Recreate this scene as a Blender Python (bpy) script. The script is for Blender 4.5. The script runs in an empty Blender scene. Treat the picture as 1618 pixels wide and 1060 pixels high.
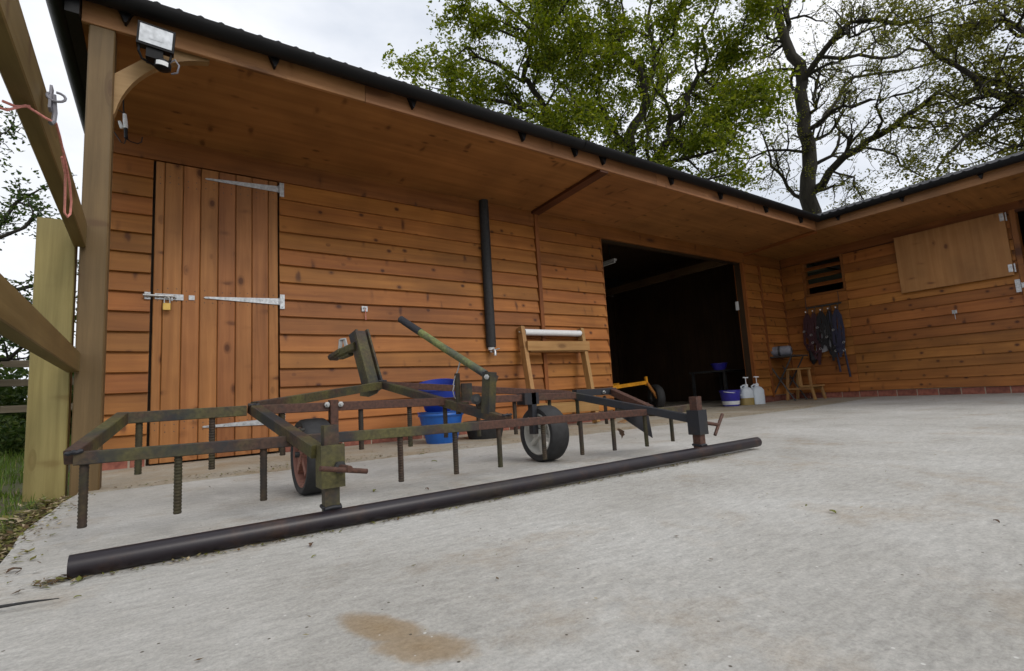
import bpy, math, random
import numpy as np
from mathutils import Vector, Matrix, Euler
random.seed(7)
S = bpy.context.scene
COL = S.collection
PI = math.pi

# ------------------------------------------------------------------ camera, world, sun, exposure
cam_d = bpy.data.cameras.new('camera')
cam = bpy.data.objects.new('camera', cam_d); COL.objects.link(cam)
cam.location = (0.0, -4.0657, 0.3179)
cam.rotation_euler = (1.6869, 0.0582, -0.6010)
cam_d.sensor_fit = 'HORIZONTAL'; cam_d.sensor_width = 36.0; cam_d.lens = 17.603
cam_d.clip_start = 0.02; cam_d.clip_end = 2000.0
S.camera = cam

W = bpy.data.worlds.new('World'); S.world = W; W.use_nodes = True
nt = W.node_tree; nt.nodes.clear()
def wn(t, **k):
    n = nt.nodes.new(t)
    for a, b in k.items(): setattr(n, a, b)
    return n
SUN_EL, SUN_AZ = math.radians(40), math.radians(164)      # azimuth clockwise from +y
sky = wn('ShaderNodeTexSky', sky_type='NISHITA', sun_disc=False)
sky.sun_elevation = SUN_EL; sky.sun_rotation = SUN_AZ; sky.dust_density = 1.5
tc = wn('ShaderNodeTexCoord')
cn = wn('ShaderNodeTexNoise'); cn.inputs['Scale'].default_value = 1.7; cn.inputs['Detail'].default_value = 6; cn.inputs['Roughness'].default_value = .55
mp = wn('ShaderNodeMapping'); mp.inputs['Scale'].default_value = (1, 1, 2.2); mp.inputs['Location'].default_value = (.35, .1, .2)
cr = wn('ShaderNodeValToRGB')
cr.color_ramp.elements[0].position = .30; cr.color_ramp.elements[0].color = (6.6, 7.1, 8.0, 1)
cr.color_ramp.elements[1].position = .62; cr.color_ramp.elements[1].color = (10.6, 10.7, 11.0, 1)
gn = wn('ShaderNodeTexNoise'); gn.inputs['Scale'].default_value = 1.1; gn.inputs['Detail'].default_value = 4
gr = wn('ShaderNodeValToRGB')
gr.color_ramp.elements[0].position = .28; gr.color_ramp.elements[0].color = (.72, .72, .72, 1)
gr.color_ramp.elements[1].position = .42; gr.color_ramp.elements[1].color = (1, 1, 1, 1)
mx = wn('ShaderNodeMix', data_type='RGBA')
bg = wn('ShaderNodeBackground'); bg.inputs['Strength'].default_value = 0.1
out = wn('ShaderNodeOutputWorld')
L = nt.links.new
L(tc.outputs['Generated'], mp.inputs['Vector']); L(mp.outputs['Vector'], cn.inputs['Vector']); L(mp.outputs['Vector'], gn.inputs['Vector'])
L(cn.outputs['Fac'], cr.inputs['Fac']); L(gn.outputs['Fac'], gr.inputs['Fac'])
L(gr.outputs['Color'], mx.inputs['Factor']); L(sky.outputs['Color'], mx.inputs['A']); L(cr.outputs['Color'], mx.inputs['B'])
L(mx.outputs['Result'], bg.inputs['Color']); L(bg.outputs['Background'], out.inputs['Surface'])

sl = bpy.data.lights.new('sun', 'SUN'); sl.energy = 1.25; sl.angle = math.radians(24); sl.color = (1, .95, .88)
so = bpy.data.objects.new('sun', sl); COL.objects.link(so)
sd = Vector((math.sin(SUN_AZ) * math.cos(SUN_EL), math.cos(SUN_AZ) * math.cos(SUN_EL), math.sin(SUN_EL)))
so.rotation_euler = sd.to_track_quat('Z', 'Y').to_euler(); so.location = sd * 60

S.view_settings.view_transform = 'Standard'; S.view_settings.look = 'None'
S.view_settings.gamma = 1.0; S.view_settings.exposure = 0.12; S.view_settings.use_curve_mapping = False
S.render.engine = 'CYCLES'
S.cycles.use_adaptive_sampling = True; S.cycles.adaptive_threshold = .02
S.cycles.max_bounces = 4; S.cycles.diffuse_bounces = 3; S.cycles.glossy_bounces = 2; S.cycles.transmission_bounces = 3
S.cycles.use_denoising = True

# ------------------------------------------------------------------ helpers
class MB:
    """collects geometry for ONE mesh object"""
    def __init__(self): self.v = []; self.f = []
    def add(self, v, f):
        o = len(self.v); self.v += [tuple(a) for a in v]; self.f += [tuple(i + o for i in q) for q in f]; return self
    def box(self, c, s, rot=None):
        x, y, z = s[0] / 2, s[1] / 2, s[2] / 2
        p = [Vector(q) for q in ((-x,-y,-z),(x,-y,-z),(x,y,-z),(-x,y,-z),(-x,-y,z),(x,-y,z),(x,y,z),(-x,y,z))]
        if rot is not None: p = [rot @ q for q in p]
        return self.add([q + Vector(c) for q in p], [(0,3,2,1),(4,5,6,7),(0,1,5,4),(1,2,6,5),(2,3,7,6),(3,0,4,7)])
    def b2(self, x0, x1, y0, y1, z0, z1):
        return self.box(((x0+x1)/2, (y0+y1)/2, (z0+z1)/2), (abs(x1-x0), abs(y1-y0), abs(z1-z0)))
    def beam(self, a, b, w, h, up=(0,0,1), bev=0.0):
        """bar of section w x h from a to b, chamfered along its length"""
        a, b = Vector(a), Vector(b); d = (b - a).normalized(); u = Vector(up); s = d.cross(u)
        if s.length < 1e-4: s = d.cross(Vector((0,1,0)))
        s.normalize(); u = s.cross(d).normalized(); w /= 2; h /= 2
        c = bev if bev > 0 else min(w, h) * .12
        pr = [(-w+c,-h),(w-c,-h),(w,-h+c),(w,h-c),(w-c,h),(-w+c,h),(-w,h-c),(-w,-h+c)]
        v = [a + s*x + u*y for x, y in pr] + [b + s*x + u*y for x, y in pr]
        f = [(i, (i+1) % 8, (i+1) % 8 + 8, i+8) for i in range(8)] + [tuple(range(7,-1,-1)), tuple(range(8,16))]
        return self.add(v, f)
    def tube(self, pts, r, n=10, caps=True):
        pts = [Vector(p) for p in pts]; m = len(pts)
        rr = r if hasattr(r, '__len__') else [r] * m
        v = []; f = []; prev = None
        for i, p in enumerate(pts):
            t = (pts[min(i+1, m-1)] - pts[max(i-1, 0)]); t = t.normalized() if t.length > 1e-9 else Vector((0,0,1))
            if prev is None:
                s = t.cross(Vector((0,0,1)))
                if s.length < 1e-3: s = t.cross(Vector((1,0,0)))
            else: s = prev - t * prev.dot(t)
            s.normalize(); prev = s; u = t.cross(s)
            v += [p + (s * math.cos(2*PI*k/n) + u * math.sin(2*PI*k/n)) * rr[i] for k in range(n)]
        for i in range(m-1):
            f += [(i*n+k, i*n+(k+1) % n, (i+1)*n+(k+1) % n, (i+1)*n+k) for k in range(n)]
        if caps: f += [tuple(range(n-1,-1,-1)), tuple(range((m-1)*n, m*n))]
        return self.add(v, f)
    def lathe(self, prof, o=(0,0,0), axis=(0,0,1), n=24):
        """prof: (radius, height along axis)"""
        a = Vector(axis).normalized(); s = a.cross(Vector((0,0,1)))
        if s.length < 1e-3: s = Vector((1,0,0))
        s.normalize(); u = a.cross(s); o = Vector(o); v = []; f = []; m = len(prof)
        for r, h in prof: v += [o + a*h + (s*math.cos(2*PI*k/n) + u*math.sin(2*PI*k/n))*r for k in range(n)]
        for i in range(m-1):
            f += [(i*n+k, i*n+(k+1) % n, (i+1)*n+(k+1) % n, (i+1)*n+k) for k in range(n)]
        return self.add(v, f)
    def prism(self, poly, d):
        """planar polygon (3-D points) extruded by vector d"""
        n = len(poly); p = [Vector(q) for q in poly]; d = Vector(d)
        return self.add(p + [q + d for q in p], [tuple(range(n-1,-1,-1)), tuple(range(n, 2*n))] + [(i, (i+1) % n, (i+1) % n + n, i+n) for i in range(n)])
    def mesh(self, name, mat=None, smooth=False):
        me = bpy.data.meshes.new(name); me.from_pydata(self.v, [], self.f); me.update()
        import bmesh
        bm = bmesh.new(); bm.from_mesh(me); bmesh.ops.recalc_face_normals(bm, faces=bm.faces); bm.to_mesh(me); bm.free()
        if mat: me.materials.append(mat)
        if smooth:
            me.polygons.foreach_set('use_smooth', [True] * len(me.polygons))
            try: me.set_sharp_from_angle(angle=math.radians(40))
            except Exception: pass
        return me
    def build(self, name, mat, parent=None, smooth=False, loc=None, rot=None):
        o = bpy.data.objects.new(name, self.mesh(name, mat, smooth)); COL.objects.link(o)
        if parent: o.parent = parent
        if loc: o.location = loc
        if rot: o.rotation_euler = rot
        return o
def tag(o, label=None, cat=None, group=None, kind=None):
    if label: o['label'] = label
    if cat: o['category'] = cat
    if group: o['group'] = group
    if kind: o['kind'] = kind
    return o
def empty(name, loc=(0,0,0), rz=0):
    o = bpy.data.objects.new(name, None); COL.objects.link(o); o.location = loc; o.rotation_euler = (0,0,rz); o.empty_display_size = .1; return o
def inst(name, me, parent, loc=(0,0,0), rot=(0,0,0), scl=None):
    o = bpy.data.objects.new(name, me); COL.objects.link(o); o.parent = parent; o.location = loc; o.rotation_euler = rot
    if scl: o.scale = scl
    return o
def gz(x):          # yard level: a slight fall towards the wide opening
    return float(np.interp(x, (-50, -1, 6, 8.2, 60), (0, 0, -.045, -.015, -.015)))

# ------------------------------------------------------------------ materials
def M(name):
    m = bpy.data.materials.new(name); m.use_nodes = True
    t = m.node_tree; b = t.nodes['Principled BSDF']
    def n(k, **a):
        q = t.nodes.new(k)
        for i, j in a.items(): setattr(q, i, j)
        return q
    return m, t, b, n, t.links.new
def ramp(n, stops):
    r = n('ShaderNodeValToRGB'); e = r.color_ramp.elements
    while len(e) < len(stops): e.new(.5)
    for i, (p, c) in enumerate(stops): e[i].position = p; e[i].color = (*c, 1) if len(c) == 3 else c
    return r
def plain(name, c, rough=.6, metal=0, noise=.12, nscale=25, bump=.0, trans=0, spec=.5):
    m, t, b, n, l = M(name)
    b.inputs['Roughness'].default_value = rough; b.inputs['Metallic'].default_value = metal
    g = n('ShaderNodeTexCoord'); q = n('ShaderNodeTexNoise'); q.inputs['Scale'].default_value = nscale; q.inputs['Detail'].default_value = 5
    l(g.outputs['Object'], q.inputs['Vector'])
    r = ramp(n, [(.3, [x*(1-noise) for x in c]), (.7, [min(1, x*(1+noise)) for x in c])])
    l(q.outputs['Fac'], r.inputs['Fac']); l(r.outputs['Color'], b.inputs['Base Color'])
    if bump:
        bp = n('ShaderNodeBump'); bp.inputs['Strength'].default_value = bump; bp.inputs['Distance'].default_value = .004
        l(q.outputs['Fac'], bp.inputs['Height']); l(bp.outputs['Normal'], b.inputs['Normal'])
    b.inputs['Specular IOR Level'].default_value = spec
    if trans: b.inputs['Transmission Weight'].default_value = trans
    return m
def wood(name, lo, hi, knot=(.06,.02,.008), axis=0, thick=1, knots=1.0, vary=.28, grain=1.0, rough=.55, bump=.25, kd=(2.4, 5.5), dirt=None):
    """softwood: grain along `axis`, knots on the face across `thick`, tint differs board by board"""
    m, t, b, n, l = M(name)
    g = n('ShaderNodeTexCoord'); oi = n('ShaderNodeObjectInfo')
    mul = n('ShaderNodeMath', operation='MULTIPLY'); mul.inputs[1].default_value = 61.7; l(oi.outputs['Random'], mul.inputs[0])
    add = n('ShaderNodeVectorMath', operation='ADD'); l(g.outputs['Object'], add.inputs[0]); l(mul.outputs[0], add.inputs[1])
    # knots
    ks = [kd[1]] * 3; ks[axis] = kd[0]; ks[thick] = 0.0
    km = n('ShaderNodeMapping'); km.inputs['Scale'].default_value = ks; l(add.outputs[0], km.inputs['Vector'])
    vo = n('ShaderNodeTexVoronoi'); vo.inputs['Scale'].default_value = 1.0; l(km.outputs[0], vo.inputs['Vector'])
    kr = ramp(n, [(.0, (1,1,1)), (.08, (.95,.95,.95)), (.12, (.40,.40,.40)), (.15, (.30,.30,.30)), (.18, (.05,.05,.05)), (.30, (0,0,0))]); l(vo.outputs['Distance'], kr.inputs['Fac'])
    k2s = [3.6] * 3; k2s[axis] = 9.5; k2s[thick] = 0.0
    k2m = n('ShaderNodeMapping'); k2m.inputs['Scale'].default_value = k2s; k2m.inputs['Location'].default_value = (3.3, 7.7, 5.1); l(add.outputs[0], k2m.inputs['Vector'])
    k2n = n('ShaderNodeTexNoise'); k2n.inputs['Scale'].default_value = 2.2; l(k2m.outputs[0], k2n.inputs['Vector'])
    k2a = n('ShaderNodeVectorMath', operation='MULTIPLY_ADD'); l(k2n.outputs['Color'], k2a.inputs[0]); k2a.inputs[1].default_value = (.35, .35, 0) if thick == 2 else (.35, 0, .35); l(k2m.outputs[0], k2a.inputs[2])
    vo2 = n('ShaderNodeTexVoronoi'); vo2.inputs['Scale'].default_value = .80; l(k2a.outputs[0], vo2.inputs['Vector'])
    kr2 = ramp(n, [(.0, (.95,.95,.95)), (.08, (.75,.75,.75)), (.14, (.22,.22,.22)), (.22, (0,0,0))]); l(vo2.outputs['Distance'], kr2.inputs['Fac'])
    # grain bends round the knots
    gs = [26 * grain] * 3; gs[axis] = 1.3 * grain
    gm = n('ShaderNodeMapping'); gm.inputs['Scale'].default_value = gs; l(add.outputs[0], gm.inputs['Vector'])
    kv = n('ShaderNodeVectorMath', operation='SCALE'); l(kr.outputs['Color'], kv.inputs[0]); kv.inputs['Scale'].default_value = 1.6
    ga = n('ShaderNodeVectorMath', operation='ADD'); l(gm.outputs[0], ga.inputs[0]); l(kv.outputs[0], ga.inputs[1])
    no = n('ShaderNodeTexNoise'); no.inputs['Scale'].default_value = 1; no.inputs['Detail'].default_value = 5; no.inputs['Roughness'].default_value = .62; no.inputs['Distortion'].default_value = .4
    l(ga.outputs[0], no.inputs['Vector'])
    r = ramp(n, [(.28, lo), (.52, [(a+c)/2 for a, c in zip(lo, hi)]), (.74, hi)]); l(no.outputs['Fac'], r.inputs['Fac'])
    # big soft blotches
    bn = n('ShaderNodeTexNoise'); bn.inputs['Scale'].default_value = 2.3; bn.inputs['Detail'].default_value = 3; l(add.outputs[0], bn.inputs['Vector'])
    mr = n('ShaderNodeMapRange'); mr.inputs['From Min'].default_value = .3; mr.inputs['From Max'].default_value = .7; mr.inputs['To Min'].default_value = .80; mr.inputs['To Max'].default_value = 1.16; l(bn.outputs['Fac'], mr.inputs['Value'])
    rv = n('ShaderNodeMapRange'); rv.inputs['To Min'].default_value = 1 - vary; rv.inputs['To Max'].default_value = 1 + vary * .8; l(oi.outputs['Random'], rv.inputs['Value'])
    vm = n('ShaderNodeMath', operation='MULTIPLY'); l(mr.outputs[0], vm.inputs[0]); l(rv.outputs[0], vm.inputs[1])
    # hue shift per board
    h2 = n('ShaderNodeMath', operation='MULTIPLY'); l(oi.outputs['Random'], h2.inputs[0]); h2.inputs[1].default_value = 7.31
    h3 = n('ShaderNodeMath', operation='FRACT'); l(h2.outputs[0], h3.inputs[0])
    hr = n('ShaderNodeMapRange'); hr.inputs['To Min'].default_value = .496; hr.inputs['To Max'].default_value = .506; l(h3.outputs[0], hr.inputs['Value'])
    hs = n('ShaderNodeHueSaturation'); l(r.outputs['Color'], hs.inputs['Color']); l(vm.outputs[0], hs.inputs['Value']); l(hr.outputs[0], hs.inputs['Hue'])
    kx = n('ShaderNodeMix', data_type='RGBA'); kf = n('ShaderNodeMath', operation='MULTIPLY'); kf.inputs[1].default_value = .92 * knots
    kmx = n('ShaderNodeMath', operation='MAXIMUM'); l(kr.outputs['Color'], kmx.inputs[0]); l(kr2.outputs['Color'], kmx.inputs[1])
    l(kmx.outputs[0], kf.inputs[0]); l(kf.outputs[0], kx.inputs['Factor']); l(hs.outputs['Color'], kx.inputs['A']); kx.inputs['B'].default_value = (*knot, 1)
    l(kx.outputs['Result'], b.inputs['Base Color'])
    b.inputs['Roughness'].default_value = rough; b.inputs['Specular IOR Level'].default_value = .3
    bp = n('ShaderNodeBump'); bp.inputs['Strength'].default_value = bump; bp.inputs['Distance'].default_value = .003; l(no.outputs['Fac'], bp.inputs['Height']); l(bp.outputs['Normal'], b.inputs['Normal'])
    return m
CLAP = wood('stained_clapboard', (.225,.076,.015), (.375,.145,.034), knot=(.055,.014,.004), kd=(6.0, 7.6), vary=.26, grain=.8)
PLANK = wood('stained_door_plank', (.245,.092,.028), (.39,.166,.056), knot=(.075,.022,.006), axis=2, thick=1, vary=.12, kd=(3.8, 6.4), grain=1.0)
TRIMX = wood('stained_trim_along_x', (.165,.052,.012), (.28,.100,.026), kd=(1.6, 5))
TRIMZ = wood('stained_trim_upright', (.165,.052,.012), (.28,.100,.026), axis=2, kd=(1.6, 5))
TRIMY = wood('stained_trim_along_y', (.165,.052,.012), (.28,.100,.026), axis=1, thick=0, kd=(1.6, 5))
FASX = wood('larch_fascia', (.24,.105,.042), (.38,.18,.078), kd=(1.0, 4), knots=.7)
FASY = wood('larch_fascia_along_y', (.24,.105,.042), (.38,.18,.078), axis=1, thick=0, kd=(1.0, 4), knots=.7)
POST = wood('weathered_post_timber', (.105,.064,.026), (.175,.112,.050), axis=2, kd=(1.6, 6), vary=.1, knots=.6)
BRACE = wood('pale_brace_timber', (.24,.135,.055), (.36,.22,.10), axis=0, thick=1, kd=(1.5, 4), vary=.05, knots=.4)
FENCE_RAIL = wood('treated_rail_timber', (.14,.094,.032), (.23,.162,.064), axis=1, thick=0, kd=(1.6, 6), vary=.08, knots=.6)
FENCE_POST = wood('green_treated_timber', (.205,.165,.055), (.34,.285,.11), knot=(.16,.10,.03), axis=2, thick=1, kd=(2.6, 8), vary=.05, knots=.7)
PLY = wood('soffit_plywood', (.235,.100,.028), (.365,.165,.050), knot=(.075,.026,.008), axis=0, thick=2, kd=(4.5, 9), vary=.05, grain=.55, knots=.9, bump=.08, rough=.6)
HATCHPLY = wood('door_plywood', (.29,.128,.042), (.40,.195,.070), knot=(.10,.03,.012), axis=2, thick=0, kd=(3.5, 6), vary=.05, grain=.6, knots=.9, bump=.08)
PINE = wood('bare_pine', (.28,.14,.048), (.42,.24,.095), axis=2, kd=(2, 5), vary=.1, knots=.6)
PINEX = wood('bare_pine_along_x', (.28,.14,.048), (.42,.24,.095), axis=0, kd=(2, 5), vary=.1, knots=.6)
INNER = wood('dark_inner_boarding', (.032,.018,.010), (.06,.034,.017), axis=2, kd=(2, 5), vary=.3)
OLDRAIL = wood('grey_old_rail', (.16,.125,.085), (.30,.25,.18), axis=0, vary=.2, knots=.4)
INNERB = wood('old_beam_timber', (.075,.042,.02), (.12,.07,.035), axis=1, thick=0)
BATTEN = wood('dark_red_batten', (.085,.028,.012), (.14,.05,.02), axis=1, thick=0, kd=(1.6, 5))
BLACKP = plain('black_gutter_plastic', (.006,.006,.007), spec=.22, rough=.5, noise=.25, nscale=6)
ROOFM = plain('black_corrugated_roofing', (.016,.017,.022), rough=.75, noise=.35, nscale=7)
GALV = plain('galvanised_steel', (.46,.47,.48), rough=.42, metal=.75, noise=.25, nscale=60)
BRASS = plain('brass', (.55,.36,.10), rough=.35, metal=.9)
CHROME = plain('bright_steel', (.42,.42,.41), rough=.38, metal=1)
RUBBER = plain('black_rubber', (.018,.018,.019), rough=.72, noise=.3, nscale=40)
BLUE = plain('blue_plastic', (.010,.095,.38), rough=.38, noise=.1, nscale=8)
DBLUE = plain('deep_blue_plastic', (.008,.035,.30), rough=.4, noise=.1, nscale=8)
PURP = plain('violet_blue_plastic', (.035,.03,.30), rough=.35)
WHITEP = plain('white_plastic', (.72,.73,.74), rough=.4, noise=.05)
JUGM = plain('milky_polythene', (.55,.60,.64), rough=.4, noise=.05)
YLIQ = plain('amber_liquid_in_polythene', (.28,.20,.06), rough=.4, noise=.08)
GREYC = plain('grey_padded_fabric', (.20,.20,.23), rough=.5, noise=.2, nscale=30)
DARKST = plain('dark_painted_steel', (.035,.035,.035), rough=.5, noise=.3)
YEL = plain('yellow_painted_steel', (.60,.26,.012), rough=.45, noise=.2, nscale=14)
TWINE = plain('pink_baler_twine', (.62,.24,.20), rough=.8, noise=.2, nscale=90)
WEBM = plain('maroon_webbing', (.045,.014,.018), rough=.8)
WEBN = plain('navy_webbing', (.025,.025,.05), rough=.8)
WEBB = plain('black_webbing', (.015,.014,.015), rough=.8)
PADW = plain('white_quilted_cloth', (.36,.36,.38), rough=.9, noise=.15)
GLASS = plain('lamp_reflector_glass', (.62,.64,.66), rough=.18, metal=.35, noise=.25, nscale=30)
VOID = plain('unlit_interior', (.03,.02,.014), rough=.9)
MORTAR = plain('lime_mortar', (.42,.36,.28), rough=.9, noise=.15)

def brick_mat():
    m, t, b, n, l = M('red_brick'); g = n('ShaderNodeTexCoord'); oi = n('ShaderNodeObjectInfo')
    q = n('ShaderNodeTexNoise'); q.inputs['Scale'].default_value = 30; q.inputs['Detail'].default_value = 5; l(g.outputs['Object'], q.inputs['Vector'])
    r = ramp(n, [(.3, (.15,.045,.032)), (.7, (.28,.10,.065))]); l(q.outputs['Fac'], r.inputs['Fac'])
    hs = n('ShaderNodeHueSaturation'); mr = n('ShaderNodeMapRange'); mr.inputs['To Min'].default_value = .75; mr.inputs['To Max'].default_value = 1.2
    l(oi.outputs['Random'], mr.inputs['Value']); l(mr.outputs[0], hs.inputs['Value']); l(r.outputs['Color'], hs.inputs['Color']); l(hs.outputs['Color'], b.inputs['Base Color'])
    b.inputs['Roughness'].default_value = .85
    bp = n('ShaderNodeBump'); bp.inputs['Strength'].default_value = .4; bp.inputs['Distance'].default_value = .004; l(q.outputs['Fac'], bp.inputs['Height']); l(bp.outputs['Normal'], b.inputs['Normal'])
    return m
BRICK = brick_mat()

def rusty(name, paint, rust, moss, mossy=.5, rusty_=.5, rough=.62):
    """old painted steel: flaking paint, rust and green algae"""
    m, t, b, n, l = M(name); g = n('ShaderNodeTexCoord'); oi = n('ShaderNodeObjectInfo')
    mul = n('ShaderNodeMath', operation='MULTIPLY'); mul.inputs[1].default_value = 31.3; l(oi.outputs['Random'], mul.inputs[0])
    add = n('ShaderNodeVectorMath', operation='ADD'); l(g.outputs['Object'], add.inputs[0]); l(mul.outputs[0], add.inputs[1])
    a = n('ShaderNodeTexNoise'); a.inputs['Scale'].default_value = 7; a.inputs['Detail'].default_value = 8; a.inputs['Roughness'].default_value = .68; l(add.outputs[0], a.inputs['Vector'])
    c = n('ShaderNodeTexNoise'); c.inputs['Scale'].default_value = 5; c.inputs['Detail'].default_value = 7; c.inputs['Roughness'].default_value = .65
    ad2 = n('ShaderNodeVectorMath', operation='ADD'); l(add.outputs[0], ad2.inputs[0]); ad2.inputs[1].default_value = (9.2, 3.1, 5.7); l(ad2.outputs[0], c.inputs['Vector'])
    d = n('ShaderNodeTexNoise'); d.inputs['Scale'].default_value = 90; d.inputs['Detail'].default_value = 4; l(add.outputs[0], d.inputs['Vector'])
    ra = ramp(n, [(1-rusty_-.08, (0,0,0)), (1-rusty_+.08, (1,1,1))]); l(a.outputs['Fac'], ra.inputs['Fac'])
    rc = ramp(n, [(1-mossy-.07, (0,0,0)), (1-mossy+.12, (1,1,1))]); l(c.outputs['Fac'], rc.inputs['Fac'])
    rr = ramp(n, [(.3, [x*.55 for x in rust]), (.7, [x*1.35 for x in rust])]); l(d.outputs['Fac'], rr.inputs['Fac'])
    m1 = n('ShaderNodeMix', data_type='RGBA'); l(ra.outputs['Color'], m1.inputs['Factor']); m1.inputs['A'].default_value = (*paint, 1); l(rr.outputs['Color'], m1.inputs['B'])
    m2 = n('ShaderNodeMix', data_type='RGBA'); l(rc.outputs['Color'], m2.inputs['Factor']); l(m1.outputs['Result'], m2.inputs['A'])
    rm = ramp(n, [(.3, [x*.6 for x in moss]), (.7, [x*1.3 for x in moss])]); l(d.outputs['Fac'], rm.inputs['Fac']); l(rm.outputs['Color'], m2.inputs['B'])
    l(m2.outputs['Result'], b.inputs['Base Color']); b.inputs['Roughness'].default_value = rough; b.inputs['Metallic'].default_value = .1
    bp = n('ShaderNodeBump'); bp.inputs['Strength'].default_value = .35; bp.inputs['Distance'].default_value = .002; l(a.outputs['Fac'], bp.inputs['Height']); l(bp.outputs['Normal'], b.inputs['Normal'])
    return m
FRAME = rusty('old_painted_frame_steel', (.020,.021,.023), (.058,.030,.019), (.085,.076,.022), .49, .50)
FRAME_R = rusty('rusty_frame_steel', (.030,.023,.021), (.075,.031,.019), (.055,.046,.018), .36, .66)
FRAME_D = rusty('dark_frame_steel', (.014,.015,.020), (.045,.026,.018), (.045,.040,.016), .36, .38)
PIPE = rusty('dark_drag_pipe_steel', (.013,.009,.013), (.042,.020,.014), (.030,.022,.013), .38, .42, rough=.40)
REBAR = rusty('rebar_steel', (.022,.020,.018), (.050,.030,.019), (.045,.041,.016), .48, .55, rough=.8)
GPOLE = rusty('flaking_green_pole', (.045,.048,.050), (.060,.050,.04), (.16,.18,.055), .55, .3)
RIMR = rusty('rusty_red_rim', (.26,.12,.09), (.30,.14,.10), (.24,.13,.09), .3, .5, rough=.8)
RIMG = rusty('grey_plastic_rim', (.44,.43,.39), (.34,.31,.26), (.27,.25,.19), .3, .3, rough=.7)

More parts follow.
